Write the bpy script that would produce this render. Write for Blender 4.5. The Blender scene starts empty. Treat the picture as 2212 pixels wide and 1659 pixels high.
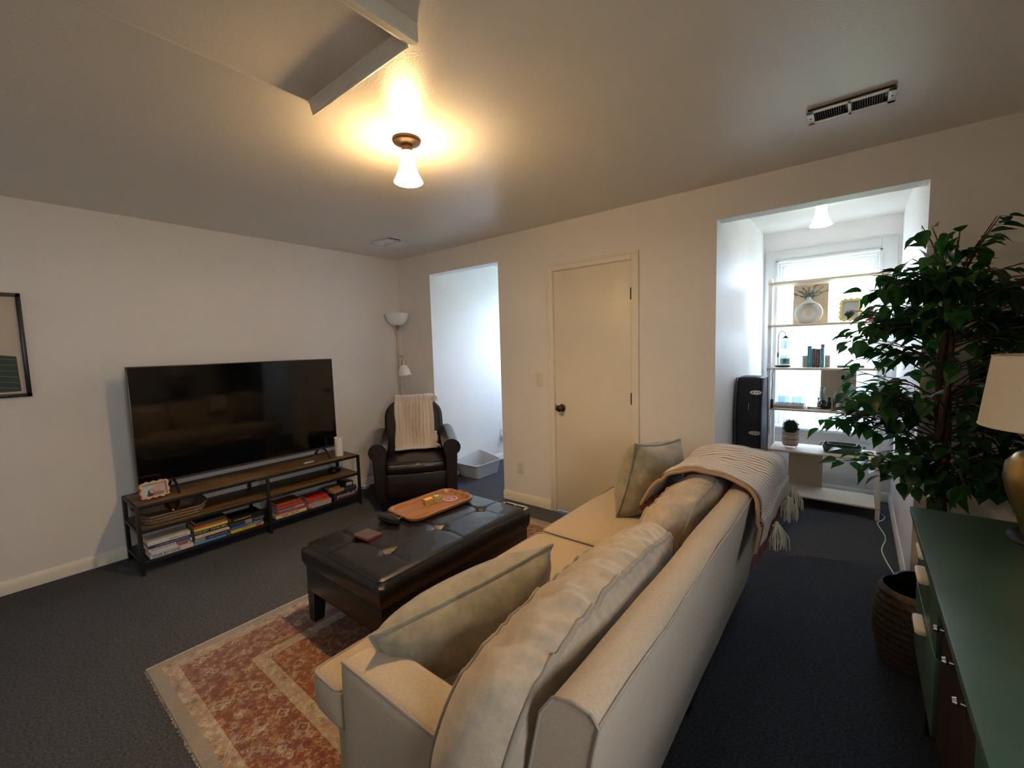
import bpy, bmesh, math, random
from mathutils import Vector, Matrix, noise
SC = bpy.context.scene
COL = SC.collection
PI = math.pi
random.seed(7)

# ------------------------------------------------------------------ camera
cam_d = bpy.data.cameras.new('camera'); cam = bpy.data.objects.new('camera', cam_d); COL.objects.link(cam)
F_PX, YAW, PITCH, ROLL = 932.61, -0.6767, -0.0866, -0.0288
CAM = Vector((4.0649, -3.0677, 1.4364))
fw = Vector((math.sin(YAW)*math.cos(PITCH), math.cos(YAW)*math.cos(PITCH), math.sin(PITCH)))
r0 = Vector((math.cos(YAW), -math.sin(YAW), 0)); u0 = r0.cross(fw)
rt = math.cos(ROLL)*r0 + math.sin(ROLL)*u0; up = -math.sin(ROLL)*r0 + math.cos(ROLL)*u0
cam.matrix_world = Matrix(((rt.x, up.x, -fw.x, CAM.x), (rt.y, up.y, -fw.y, CAM.y), (rt.z, up.z, -fw.z, CAM.z), (0, 0, 0, 1)))
cam_d.sensor_fit = 'HORIZONTAL'; cam_d.sensor_width = 36.0; cam_d.lens = 36.0*F_PX/2212
cam_d.clip_start = 0.02; cam_d.clip_end = 200
SC.camera = cam

# ------------------------------------------------------------------ world, exposure
SKY = 11.2            # overcast daylight seen through the dormer windows
LAMP = 54.0           # glowing glass of the ceiling lamp in the room
LAMP2 = 7.0          # glowing glass of the dormer lamp
world = bpy.data.worlds.new('sky'); SC.world = world; world.use_nodes = True
bg = world.node_tree.nodes['Background']; bg.inputs[0].default_value = (0.64, 0.78, 1.0, 1); bg.inputs[1].default_value = SKY
SC.view_settings.view_transform = 'Standard'; SC.view_settings.look = 'None'
SC.view_settings.gamma = 1.0; SC.view_settings.use_curve_mapping = False
SC.view_settings.exposure = 1.78
SC.cycles.max_bounces = 10; SC.cycles.diffuse_bounces = 6; SC.cycles.glossy_bounces = 4
SC.cycles.transmission_bounces = 6; SC.cycles.transparent_max_bounces = 12
SC.cycles.sample_clamp_indirect = 8.0; SC.cycles.caustics_reflective = False; SC.cycles.caustics_refractive = False
SC.cycles.use_denoising = True

H = 2.43
X1L, X1R, X2L, X2R, ZOP, DD = 0.5335, 1.4727, 3.3291, 4.3199, 2.21, 1.78
XR, YF = 4.86, -4.3
WIN = {1: (0.66, 1.34), 2: (3.46, 4.17)}   # glass openings of the dormer windows
W3 = (-3.20, -2.58, 1.20, 1.90)               # added unseen window for fill light, right wall beside and behind camera (y0, y1, z0, z1)
WZ0, WZ1 = 0.62, 2.14

# portals only guide the sampling of the daylight through the two windows; they give no light
for k, (a, b) in WIN.items():
    ld = bpy.data.lights.new('portal', 'AREA'); ld.shape = 'RECTANGLE'; ld.size = b-a; ld.size_y = WZ1-WZ0
    ld.cycles.is_portal = True
    lo = bpy.data.objects.new('window_portal', ld); COL.objects.link(lo)
    lo.location = ((a+b)/2, DD+0.10, (WZ0+WZ1)/2); lo.rotation_euler = (-PI/2, 0, 0)

ld = bpy.data.lights.new('portal', 'AREA'); ld.shape = 'RECTANGLE'; ld.size = W3[3]-W3[2]; ld.size_y = W3[1]-W3[0]; ld.cycles.is_portal = True
lo = bpy.data.objects.new('window_portal', ld); COL.objects.link(lo); lo.location = (XR+.10, (W3[0]+W3[1])/2, (W3[2]+W3[3])/2); lo.rotation_euler = (0, PI/2, 0)  # portal of the added fill window

# ------------------------------------------------------------------ materials
MATS = {}
def mat(name, col=(.5, .5, .5), rough=.5, metal=0, var=0, vs=8, bump=0, bs=60, spec=.5, sheen=0, coat=0, trans=0, ior=1.45,
        emit=None, es=0, stretch=(1, 1, 1), col2=None, alpha=1, detail=4):
    m = bpy.data.materials.new(name); m.use_nodes = True; nt = m.node_tree; b = nt.nodes['Principled BSDF']
    I = b.inputs
    I['Base Color'].default_value = (*col, 1); I['Roughness'].default_value = rough; I['Metallic'].default_value = metal
    I['Specular IOR Level'].default_value = spec; I['Sheen Weight'].default_value = sheen; I['Coat Weight'].default_value = coat
    I['Transmission Weight'].default_value = trans; I['IOR'].default_value = ior; I['Alpha'].default_value = alpha
    if emit: I['Emission Color'].default_value = (*emit, 1); I['Emission Strength'].default_value = es
    if var or bump or col2:
        tc = nt.nodes.new('ShaderNodeTexCoord'); mp = nt.nodes.new('ShaderNodeMapping'); mp.inputs['Scale'].default_value = stretch
        nt.links.new(tc.outputs['Object'], mp.inputs[0])
    if var or col2:
        n = nt.nodes.new('ShaderNodeTexNoise'); n.inputs['Scale'].default_value = vs; n.inputs['Detail'].default_value = detail; n.inputs['Roughness'].default_value = .65
        nt.links.new(mp.outputs[0], n.inputs['Vector'])
        r = nt.nodes.new('ShaderNodeValToRGB'); nt.links.new(n.outputs['Fac'], r.inputs[0])
        c2 = col2 or tuple(min(1, c*(1+var)) for c in col); c1 = col if col2 else tuple(c*(1-var) for c in col)
        r.color_ramp.elements[0].position = .32; r.color_ramp.elements[1].position = .68
        r.color_ramp.elements[0].color = (*c1, 1); r.color_ramp.elements[1].color = (*c2, 1)
        nt.links.new(r.outputs[0], I['Base Color'])
    if bump:
        n2 = nt.nodes.new('ShaderNodeTexNoise'); n2.inputs['Scale'].default_value = bs; n2.inputs['Detail'].default_value = 3
        nt.links.new(mp.outputs[0], n2.inputs['Vector'])
        bp = nt.nodes.new('ShaderNodeBump'); bp.inputs['Strength'].default_value = bump; bp.inputs['Distance'].default_value = .01
        nt.links.new(n2.outputs['Fac'], bp.inputs['Height']); nt.links.new(bp.outputs[0], I['Normal'])
    MATS[name] = m
    return m
def flat(name, col, rough=.55): return MATS.get(name) or mat(name, col, rough)

mat('wall_paint', (.80, .778, .765), .55, var=.02, vs=2, bump=.06, bs=140, spec=.35)
mat('ceiling_paint', (.70, .665, .615), .33, var=.015, vs=2, bump=.10, bs=110, spec=.5)
mat('trim_paint', (.80, .76, .66), .38, var=.015, vs=4, spec=.5)
mat('door_paint', (.79, .73, .62), .36, var=.02, vs=3, bump=.03, bs=200)
mat('window_paint', (.68, .69, .68), .4)
mat('carpet', (.048, .056, .078), .95, var=.95, vs=105, bump=.9, bs=420, spec=.1, sheen=.15)
mat('sofa_fabric', (.43, .35, .255), .92, var=.10, vs=170, bump=.35, bs=520, spec=.15, sheen=.35)
mat('cushion_fabric', (.40, .33, .245), .9, var=.16, vs=24, bump=.35, bs=420, spec=.15, sheen=.45)
mat('velvet', (.22, .195, .14), .8, var=.25, vs=14, bump=.25, bs=420, spec=.2, sheen=.4)
mat('piping', (.29, .25, .205), .9, bump=.3, bs=500, sheen=.3)
mat('leather', (.0065, .0055, .005), .27, var=.35, vs=9, bump=.25, bs=260, spec=.5, coat=.25)
mat('leather_chair', (.012, .008, .0065), .27, var=.35, vs=7, bump=.22, bs=240, spec=.5, coat=.2)
mat('dark_wood', (.012, .009, .007), .38, var=.3, vs=6, stretch=(1, 1, 6))
mat('black_metal', (.012, .012, .013), .45, spec=.4)
mat('black_plastic', (.010, .010, .011), .35)
mat('screen', (.0025, .0025, .003), .09, spec=.5, coat=.3)
mat('tv_bezel', (.10, .095, .10), .35, metal=.6)
mat('rust_wood', (.030, .017, .009), .5, col2=(.27, .155, .058), vs=5, stretch=(7, .7, 7), bump=.15, bs=30, detail=8)
mat('tray_wood', (.16, .068, .028), .38, col2=(.34, .165, .068), vs=7, stretch=(8, .8, 8), detail=8)
mat('brass', (.52, .40, .25), .36, metal=1)
mat('gold_lamp', (.50, .31, .095), .28, metal=1, var=.25, vs=9, bump=.15, bs=35)
mat('bronze', (.065, .042, .030), .4, metal=.8)
mat('chrome', (.75, .75, .75), .18, metal=1)
mat('birch', (.66, .53, .39), .5, col2=(.73, .61, .47), vs=5, stretch=(1, 9, 9), detail=6)
mat('birch_panel', (.52, .40, .28), .55, col2=(.58, .46, .33), vs=5, stretch=(9, 9, 1), detail=6)
mat('white_frame', (.78, .775, .74), .45)
mat('white_plastic', (.76, .76, .76), .4)
mat('vent_white', (.80, .80, .80), .22)
mat('cream_plastic', (.74, .68, .58), .4)
mat('litter_grey', (.46, .47, .50), .42)
mat('green_paint', (.040, .080, .058), .34, var=.12, vs=5, spec=.5)
mat('dark_slat', (.020, .012, .010), .45, var=.3, vs=6)
mat('shade_linen', (.70, .64, .54), .9, var=.05, vs=220, bump=.2, bs=500)
mat('white_cotton', (.74, .68, .59), .95, bump=.5, bs=330, sheen=.3)
mat('cream_yarn', (.78, .72, .60), .95, bump=.5, bs=300)
mat('maroon_yarn', (.17, .055, .06), .95, bump=.5, bs=300)
mat('leaf', (.014, .058, .016), .36, var=.45, vs=5, spec=.5)
mat('leaf_light', (.045, .14, .025), .38, var=.3, vs=6)
mat('bark', (.085, .050, .034), .9, var=.5, vs=18, bump=.8, bs=40, stretch=(1, 1, .3))
mat('soil', (.03, .022, .016), 1, bump=.8, bs=80)
mat('wicker', (.17, .115, .072), .8, col2=(.33, .24, .155), vs=60, bump=.6, bs=120)
mat('wicker_dark', (.07, .046, .032), .85, col2=(.15, .105, .075), vs=70, bump=.6, bs=140)
mat('case_vinyl', (.010, .008, .012), .5, bump=.3, bs=300)
mat('eucalyptus', (.19, .30, .26), .6, var=.3, vs=20)
mat('vase_ceramic', (.56, .55, .50), .35)
mat('paper', (.66, .60, .50), .9, var=.1, vs=90, stretch=(1, 1, 12))
mat('dish_green', (.05, .105, .062), .3, var=.35, vs=16)
mat('moss', (.045, .085, .03), .9, var=.5, vs=40)
mat('whiskey', (.22, .05, .012), .08, trans=.55, ior=1.36)
mat('hatch_paint', (.72, .68, .61), .4)
mat('frosted', (.85, .85, .84), .35, spec=.5)
mat('ext_wall', (.75, .76, .76), .8); mat('ext_roof', (.36, .35, .36), .9); mat('ext_lawn', (.26, .27, .23), 1, var=.3, vs=.6)
mat('ext_leaf', (.20, .34, .12), .9, var=.3, vs=2)

def glass_mat(name, tint=(.96, .98, .98), gl=.07):
    m = bpy.data.materials.new(name); m.use_nodes = True; nt = m.node_tree; nt.nodes.clear()
    o = nt.nodes.new('ShaderNodeOutputMaterial'); mx = nt.nodes.new('ShaderNodeMixShader'); t = nt.nodes.new('ShaderNodeBsdfTransparent'); g = nt.nodes.new('ShaderNodeBsdfGlossy')
    t.inputs[0].default_value = (*tint, 1); g.inputs['Roughness'].default_value = .03; mx.inputs[0].default_value = gl
    nt.links.new(t.outputs[0], mx.inputs[1]); nt.links.new(g.outputs[0], mx.inputs[2]); nt.links.new(mx.outputs[0], o.inputs[0]); MATS[name] = m
glass_mat('pane_glass'); glass_mat('fill_tint_pane', (.98, .89, .79), .05); glass_mat('clear_glass', (.88, .93, .95), .16); glass_mat('green_glass', (.35, .72, .50), .14); glass_mat('candle_green', (.10, .42, .30), .1)  # the warm pane tints the fill light of the added side window
def sheer_mat(name, col, tr):
    m = bpy.data.materials.new(name); m.use_nodes = True; nt = m.node_tree; nt.nodes.clear()
    o = nt.nodes.new('ShaderNodeOutputMaterial'); a = nt.nodes.new('ShaderNodeMixShader'); b = nt.nodes.new('ShaderNodeMixShader')
    d = nt.nodes.new('ShaderNodeBsdfDiffuse'); l = nt.nodes.new('ShaderNodeBsdfTranslucent'); t = nt.nodes.new('ShaderNodeBsdfTransparent')
    d.inputs[0].default_value = (*col, 1); l.inputs[0].default_value = (*col, 1); a.inputs[0].default_value = .14; b.inputs[0].default_value = tr
    nt.links.new(d.outputs[0], a.inputs[1]); nt.links.new(l.outputs[0], a.inputs[2]); nt.links.new(a.outputs[0], b.inputs[1]); nt.links.new(t.outputs[0], b.inputs[2]); nt.links.new(b.outputs[0], o.inputs[0]); MATS[name] = m
sheer_mat('sheer', (.80, .83, .88), .03)
def lamp_mat(name, col, s, z_lo, z_hi, top):
    # frosted glass glowing brightest round the bulb, dimmer at its collar
    m = mat(name, (.8, .76, .68), .4); nt = m.node_tree; b = nt.nodes['Principled BSDF']
    tc = nt.nodes.new('ShaderNodeTexCoord'); sp = nt.nodes.new('ShaderNodeSeparateXYZ'); mr = nt.nodes.new('ShaderNodeMapRange')
    nt.links.new(tc.outputs['Object'], sp.inputs[0]); nt.links.new(sp.outputs['Z'], mr.inputs['Value'])
    mr.inputs['From Min'].default_value = z_lo; mr.inputs['From Max'].default_value = z_hi; mr.inputs['To Min'].default_value = s; mr.inputs['To Max'].default_value = top
    b.inputs['Emission Color'].default_value = (*col, 1); nt.links.new(mr.outputs[0], b.inputs['Emission Strength'])
lamp_mat('lamp_glass_warm', (1.0, .64, .28), LAMP, -.180, -.095, .7)
lamp_mat('lamp_glass_cool', (.92, .97, 1.0), LAMP2, -.180, -.095, .8)

for nm, tl in (('leaf', (.03, .16, .02)), ('leaf_light', (.08, .28, .04))):
    # thin leaves let some of the window light through
    nt = MATS[nm].node_tree; out = nt.nodes['Material Output']; pb = nt.nodes['Principled BSDF']
    tr_ = nt.nodes.new('ShaderNodeBsdfTranslucent'); tr_.inputs[0].default_value = (*tl, 1); ad = nt.nodes.new('ShaderNodeMixShader'); ad.inputs[0].default_value = .35
    nt.links.new(pb.outputs[0], ad.inputs[1]); nt.links.new(tr_.outputs[0], ad.inputs[2]); nt.links.new(ad.outputs[0], out.inputs[0])

# rug: bands measured from the edge, motifs from cell noise
def rug_mat(hx, hy):
    m = bpy.data.materials.new('rug_pile'); m.use_nodes = True; nt = m.node_tree; N = nt.nodes.new; L = nt.links.new; b = nt.nodes['Principled BSDF']
    b.inputs['Roughness'].default_value = .95; b.inputs['Specular IOR Level'].default_value = .15; b.inputs['Sheen Weight'].default_value = .25
    tc = N('ShaderNodeTexCoord'); sp = N('ShaderNodeSeparateXYZ')
    nz = N('ShaderNodeTexNoise'); nz.inputs['Scale'].default_value = 22; nz.inputs['Detail'].default_value = 5; L(tc.outputs['Object'], nz.inputs['Vector'])
    vm = N('ShaderNodeVectorMath'); vm.operation = 'MULTIPLY_ADD'; L(nz.outputs['Color'], vm.inputs[0]); vm.inputs[1].default_value = (.030,)*3; L(tc.outputs['Object'], vm.inputs[2])
    L(tc.outputs['Object'], sp.inputs[0])
    def mth(op, a, c=None):
        n = N('ShaderNodeMath'); n.operation = op
        for i, v in enumerate((a, c)):
            if v is None: continue
            if isinstance(v, (int, float)): n.inputs[i].default_value = v
            else: L(v, n.inputs[i])
        return n.outputs[0]
    dx = mth('SUBTRACT', hx, mth('ABSOLUTE', mth('SUBTRACT', sp.outputs['X'], 0))); dy = mth('SUBTRACT', hy, mth('ABSOLUTE', mth('SUBTRACT', sp.outputs['Y'], 0)))
    d = mth('MINIMUM', dx, dy)
    def ramp(inp, els, const=True):
        r = N('ShaderNodeValToRGB'); r.color_ramp.interpolation = 'CONSTANT' if const else 'LINEAR'; e = r.color_ramp.elements
        while len(e) > 1: e.remove(e[-1])
        e[0].position = els[0][0]; e[0].color = (*els[0][1], 1)
        for p, c in els[1:]: q = e.new(p); q.color = (*c, 1)
        L(inp, r.inputs[0]); return r.outputs[0]
    cream, rust, brick, blue, gold, plum, grey = (.60, .54, .45), (.29, .095, .035), (.19, .050, .032), (.16, .19, .22), (.46, .30, .12), (.13, .045, .05), (.33, .30, .27)
    base = ramp(mth('MULTIPLY', d, 1.25), [(0, grey), (.055, cream), (.125, rust), (.135, brick), (.385, rust), (.40, cream), (.475, plum), (.482, rust)])
    def cells(scale, els, feature='F1', st=(1, 1, 1)):
        mp = N('ShaderNodeMapping'); mp.inputs['Scale'].default_value = st; L(vm.outputs[0], mp.inputs[0])
        v = N('ShaderNodeTexVoronoi'); v.inputs['Scale'].default_value = scale; v.inputs['Randomness'].default_value = .55; v.distance = 'MANHATTAN'; L(mp.outputs[0], v.inputs['Vector']); return v
    v1 = cells(7.5, None); v2 = cells(21, None); v3 = cells(62, None)
    rings = ramp(v1.outputs['Distance'], [(0, gold), (.13, plum), (.2, cream), (.27, blue), (.32, brick), (.40, rust), (.44, cream), (.47, rust)])
    rmask = ramp(v1.outputs['Distance'], [(0, (1,)*3), (.32, (0,)*3), (.42, (.8,)*3), (.455, (0,)*3)])
    scat = ramp(v2.outputs['Color'], [(0, brick), (.22, gold), (.36, rust), (.52, cream), (.63, blue), (.74, plum), (.84, rust)])
    smask = ramp(v2.outputs['Distance'], [(0, (1,)*3), (.36, (0,)*3), (.50, (.7,)*3), (.62, (0,)*3)])
    fine = ramp(v3.outputs['Color'], [(0, cream), (.2, brick), (.45, gold), (.6, rust), (.8, plum)])
    def mix(f, a, c, t='MIX'):
        n = N('ShaderNodeMix'); n.data_type = 'RGBA'; n.blend_type = t
        if isinstance(f, (int, float)): n.inputs[0].default_value = f
        else: L(f, n.inputs[0])
        L(a, n.inputs[6]); L(c, n.inputs[7]); return n.outputs[2]
    c = mix(rmask, base, rings); c = mix(smask, c, scat); c = mix(.22, c, fine)
    n5 = N('ShaderNodeTexNoise'); n5.inputs['Scale'].default_value = 40; n5.inputs['Detail'].default_value = 6; n5.inputs['Roughness'].default_value = .7; L(tc.outputs['Object'], n5.inputs['Vector'])
    spl = ramp(n5.outputs['Fac'], [(0, plum), (.40, brick), (.47, rust), (.53, gold), (.57, cream), (.64, blue)])
    c = mix(.45, c, spl)
    keep = ramp(mth('MULTIPLY', d, 1.25), [(0, (.12,)*3), (.055, (.85,)*3), (.125, (1,)*3), (.40, (.8,)*3), (.482, (.95,)*3)])
    c = mix(keep, base, c)
    n3 = N('ShaderNodeTexNoise'); n3.inputs['Scale'].default_value = 260; L(tc.outputs['Object'], n3.inputs['Vector'])
    n4 = N('ShaderNodeTexNoise'); n4.inputs['Scale'].default_value = 5; L(tc.outputs['Object'], n4.inputs['Vector'])
    g = ramp(n3.outputs['Fac'], [(.3, (.55,)*3), (.7, (1.0,)*3)], False); c = mix(.7, c, g, 'MULTIPLY')
    g2 = ramp(n4.outputs['Fac'], [(.3, (.7,)*3), (.7, (1.0,)*3)], False); c = mix(.5, c, g2, 'MULTIPLY')
    L(c, b.inputs['Base Color'])
    bp = N('ShaderNodeBump'); bp.inputs['Strength'].default_value = .6; bp.inputs['Distance'].default_value = .006; L(n3.outputs['Fac'], bp.inputs['Height']); L(bp.outputs[0], b.inputs['Normal'])
    MATS['rug_pile'] = m

# ------------------------------------------------------------------ mesh helpers
WM = {}
def NB(): return bmesh.new()
def merge(bm, t, mtx=None):
    if mtx is not None: bmesh.ops.transform(t, matrix=mtx, verts=t.verts)
    me = bpy.data.meshes.new('t'); t.to_mesh(me); bm.from_mesh(me); bpy.data.meshes.remove(me); t.free(); return bm
def box(bm, x0, x1, y0, y1, z0, z1, bev=0, seg=2, m=None):
    t = NB(); bmesh.ops.create_cube(t, size=1)
    bmesh.ops.transform(t, matrix=Matrix.Translation(((x0+x1)/2, (y0+y1)/2, (z0+z1)/2)) @ Matrix.Diagonal((abs(x1-x0), abs(y1-y0), abs(z1-z0), 1)), verts=t.verts)
    if bev: bmesh.ops.bevel(t, geom=t.edges[:], offset=bev, segments=seg, affect='EDGES', profile=.5)
    return merge(bm, t, m)
def B(*a, **k): return box(NB(), *a, **k)
def lathe(bm, prof, n=32, c=(0, 0, 0), m=None, ang=2*PI):
    t = NB(); rings = []
    for r, z in prof:
        if r < 1e-6: rings.append([t.verts.new((0, 0, z))])
        else: rings.append([t.verts.new((r*math.cos(i*ang/n), r*math.sin(i*ang/n), z)) for i in range(n)])
    for a, b in zip(rings, rings[1:]):
        for i in range(n):
            j = (i+1) % n
            if len(a) == 1 and len(b) == 1: continue
            if len(a) == 1: t.faces.new((a[0], b[i], b[j]))
            elif len(b) == 1: t.faces.new((a[i], a[j], b[0]))
            else: t.faces.new((a[i], a[j], b[j], b[i]))
    M_ = Matrix.Translation(c) if m is None else m
    return merge(bm, t, M_)
def tube(bm, pts, r, n=8, closed=False, caps=True):
    pts = [Vector(p) for p in pts]; N = len(pts); rs = r if isinstance(r, (list, tuple)) else [r]*N
    rings = []; prev = None
    for i, p in enumerate(pts):
        a = pts[(i-1) % N] if (closed or i > 0) else p; c = pts[(i+1) % N] if (closed or i < N-1) else p
        d = (c-a).normalized() if (c-a).length > 1e-9 else Vector((0, 0, 1))
        if prev is None:
            u = d.orthogonal().normalized()
        else:
            u = prev - d*prev.dot(d); u = u.normalized() if u.length > 1e-6 else d.orthogonal().normalized()
        prev = u; w = d.cross(u)
        rings.append([bm.verts.new(p + rs[i]*(u*math.cos(2*PI*k/n)+w*math.sin(2*PI*k/n))) for k in range(n)])
    for i in range(N if closed else N-1):
        a, b = rings[i], rings[(i+1) % N]
        for k in range(n): bm.faces.new((a[k], a[(k+1) % n], b[(k+1) % n], b[k]))
    if caps and not closed:
        bm.faces.new(rings[0][::-1]); bm.faces.new(rings[-1])
    return bm
def prism(bm, pts, z0, z1, m=None, bev=0):
    t = NB(); lo = [t.verts.new((x, y, z0)) for x, y in pts]; hi = [t.verts.new((x, y, z1)) for x, y in pts]; n = len(pts)
    t.faces.new(lo[::-1]); t.faces.new(hi)
    for i in range(n): t.faces.new((lo[i], lo[(i+1) % n], hi[(i+1) % n], hi[i]))
    if bev:
        es = [e for e in t.edges if abs(e.verts[0].co.z-e.verts[1].co.z) < 1e-6]
        bmesh.ops.bevel(t, geom=es, offset=bev, segments=2, affect='EDGES', profile=.5)
    return merge(bm, t, m)
def rrect(w, d, r, n=6):
    out = []
    for cx, cy, a0 in ((w/2-r, d/2-r, 0), (-w/2+r, d/2-r, PI/2), (-w/2+r, -d/2+r, PI), (w/2-r, -d/2+r, 1.5*PI)):
        for i in range(n+1): a = a0+PI/2*i/n; out.append((cx+r*math.cos(a), cy+r*math.sin(a)))
    return out
def grid(bm, nu, nv, f, close_u=False):
    V = [[bm.verts.new(f(i/(nu if close_u else nu-1), j/(nv-1))) for j in range(nv)] for i in range(nu)]
    for i in range(nu if close_u else nu-1):
        for j in range(nv-1):
            k = (i+1) % nu
            bm.faces.new((V[i][j], V[k][j], V[k][j+1], V[i][j+1]))
    return V
def cubegrid(bm, n, f):
    """closed surface of a cube [-1,1]^3 subdivided n=(a,b,c) and mapped through f"""
    vs = {}
    def g(i, j, k):
        key = (i, j, k)
        if key not in vs: vs[key] = bm.verts.new(f(2*i/n[0]-1, 2*j/n[1]-1, 2*k/n[2]-1))
        return vs[key]
    for ax in range(3):
        o1, o2 = [a for a in range(3) if a != ax]
        for side in (0, n[ax]):
            for p in range(n[o1]):
                for q in range(n[o2]):
                    qd = []
                    for dp, dq in ((0, 0), (1, 0), (1, 1), (0, 1)):
                        c = [0, 0, 0]; c[ax] = side; c[o1] = p+dp; c[o2] = q+dq; qd.append(g(*c))
                    bm.faces.new(qd)
    return bm
def fin(bm, name, smooth=38):
    bmesh.ops.recalc_face_normals(bm, faces=bm.faces)
    lim = math.radians(smooth)
    for f in bm.faces: f.smooth = smooth > 0
    for e in bm.edges:
        if len(e.link_faces) == 2 and e.calc_face_angle(0) > lim: e.smooth = False
    me = bpy.data.meshes.new(name); bm.to_mesh(me); bm.free(); return me
def mk(name, bm, m, parent=None, smooth=38, W=False):
    if W and parent is not None: bmesh.ops.transform(bm, matrix=WM[parent].inverted(), verts=bm.verts)
    o = bpy.data.objects.new(name, fin(bm, name, smooth)); COL.objects.link(o)
    o.data.materials.append(MATS[m] if isinstance(m, str) else m)
    if parent is not None: o.parent = parent; WM[o] = WM[parent]
    else: WM[o] = Matrix.Identity(4)
    return o
def tag(o, label, cat, group=None):
    o['label'] = label; o['category'] = cat
    if group: o['group'] = group
    return o
def thing(name, label, cat, loc=(0, 0, 0), rot=(0, 0, 0), group=None):
    o = bpy.data.objects.new(name, None); COL.objects.link(o); o.empty_display_size = .05
    if not isinstance(rot, (tuple, list)): rot = (0, 0, rot)
    o.location = loc; o.rotation_euler = rot
    from mathutils import Euler
    WM[o] = Matrix.Translation(loc) @ Euler(rot).to_matrix().to_4x4()
    return tag(o, label, cat, group)
def one(name, bm, m, label, cat, loc=(0, 0, 0), rot=(0, 0, 0), group=None, smooth=38):
    o = mk(name, bm, m, None, smooth); o.location = loc; o.rotation_euler = rot if isinstance(rot, (tuple, list)) else (0, 0, rot)
    return tag(o, label, cat, group)
def struct(name, bm, m, parent=None, smooth=38):
    o = mk(name, bm, m, parent, smooth); o['kind'] = 'structure'; return o
def clone(o, parent=None, **kw):
    c = o.copy(); COL.objects.link(c); c.parent = parent
    for k, v in kw.items(): setattr(c, k, v)
    return c
def dup(root, loc, rot=(0, 0, 0), label=None):
    r = clone(root, None, location=loc, rotation_euler=rot)
    if label: r['label'] = label
    for ch in list(root.children):
        c = clone(ch, r)
        for g in list(ch.children): clone(g, c)
    return r
def text(s, size, m, parent, mtx, name='lettering', W=False):
    cu = bpy.data.curves.new('t', 'FONT'); cu.body = s; cu.size = size; cu.extrude = .0004; cu.align_x = 'CENTER'; cu.align_y = 'CENTER'; cu.resolution_u = 2
    to = bpy.data.objects.new('t', cu); COL.objects.link(to)
    bpy.context.view_layer.update()
    me = bpy.data.meshes.new_from_object(to.evaluated_get(bpy.context.evaluated_depsgraph_get()))
    bpy.data.objects.remove(to); bpy.data.curves.remove(cu)
    bm = NB(); bm.from_mesh(me); bpy.data.meshes.remove(me); bmesh.ops.transform(bm, matrix=mtx, verts=bm.verts)
    return mk(name, bm, m, parent, 0, W)
def RX(a): return Matrix.Rotation(a, 4, 'X')
def RY(a): return Matrix.Rotation(a, 4, 'Y')
def RZ(a): return Matrix.Rotation(a, 4, 'Z')
def T(*p): return Matrix.Translation(p)
def nz(x, y=0, z=0): return noise.noise(Vector((x, y, z)))
# ------------------------------------------------------------------ the room
t = .12
struct('floor', B(-.3, XR+.3, YF-.2, DD+.3, -.1, 0), 'carpet')
bm = B(-.3, XR+.3, YF-.2, .12, H, H+.1)
box(bm, X1L-.12, X1R+.12, .12, DD+.12, H, H+.1); box(bm, X2L-.12, X2R+.12, .12, DD+.12, H, H+.1)
struct('ceiling', bm, 'ceiling_paint')
struct('wall_left', B(-.12, 0, YF-.12, t, 0, H), 'wall_paint')
DX0, DX1, DZ = 2.067, 2.752, 2.045           # door opening
bm = NB()
for a, b, z0, z1 in ((0, X1L, 0, H), (X1L, X1R, ZOP, H), (X1R, DX0, 0, H), (DX0, DX1, DZ, H), (DX1, X2L, 0, H), (X2L, X2R, ZOP, H), (X2R, XR, 0, H)):
    box(bm, a, b, 0, t, z0, z1)
struct('wall_back', bm, 'wall_paint')
bm = NB()
for a, b, z0, z1 in ((YF-.12, W3[0], 0, H), (W3[1], t, 0, H), (W3[0], W3[1], 0, W3[2]), (W3[0], W3[1], W3[3], H)): box(bm, XR, XR+.12, a, b, z0, z1)
struct('wall_right', bm, 'wall_paint')
struct('wall_front', B(-.12, XR+.12, YF-.12, YF, 0, H), 'wall_paint')
w3 = struct('window_3', B(XR+.04, XR+.08, W3[0], W3[0]+.04, W3[2], W3[3]), 'window_paint')  # added out of view to let fill daylight onto sofa and left wall
bm = B(XR+.04, XR+.08, W3[1]-.04, W3[1], W3[2], W3[3])
for a, b, z0, z1 in ((W3[0]+.04, W3[1]-.04, W3[3]-.04, W3[3]), (W3[0]+.04, W3[1]-.04, W3[2], W3[2]+.04), (W3[0]+.04, W3[1]-.04, (W3[2]+W3[3])/2-.015, (W3[2]+W3[3])/2+.015)): box(bm, XR+.04, XR+.08, a, b, z0, z1)
mk('sash', bm, 'window_paint', w3); mk('pane', B(XR+.058, XR+.062, W3[0]+.04, W3[1]-.04, W3[2]+.04, W3[3]-.04), 'fill_tint_pane', w3)  # pane tint warms the added fill light
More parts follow.
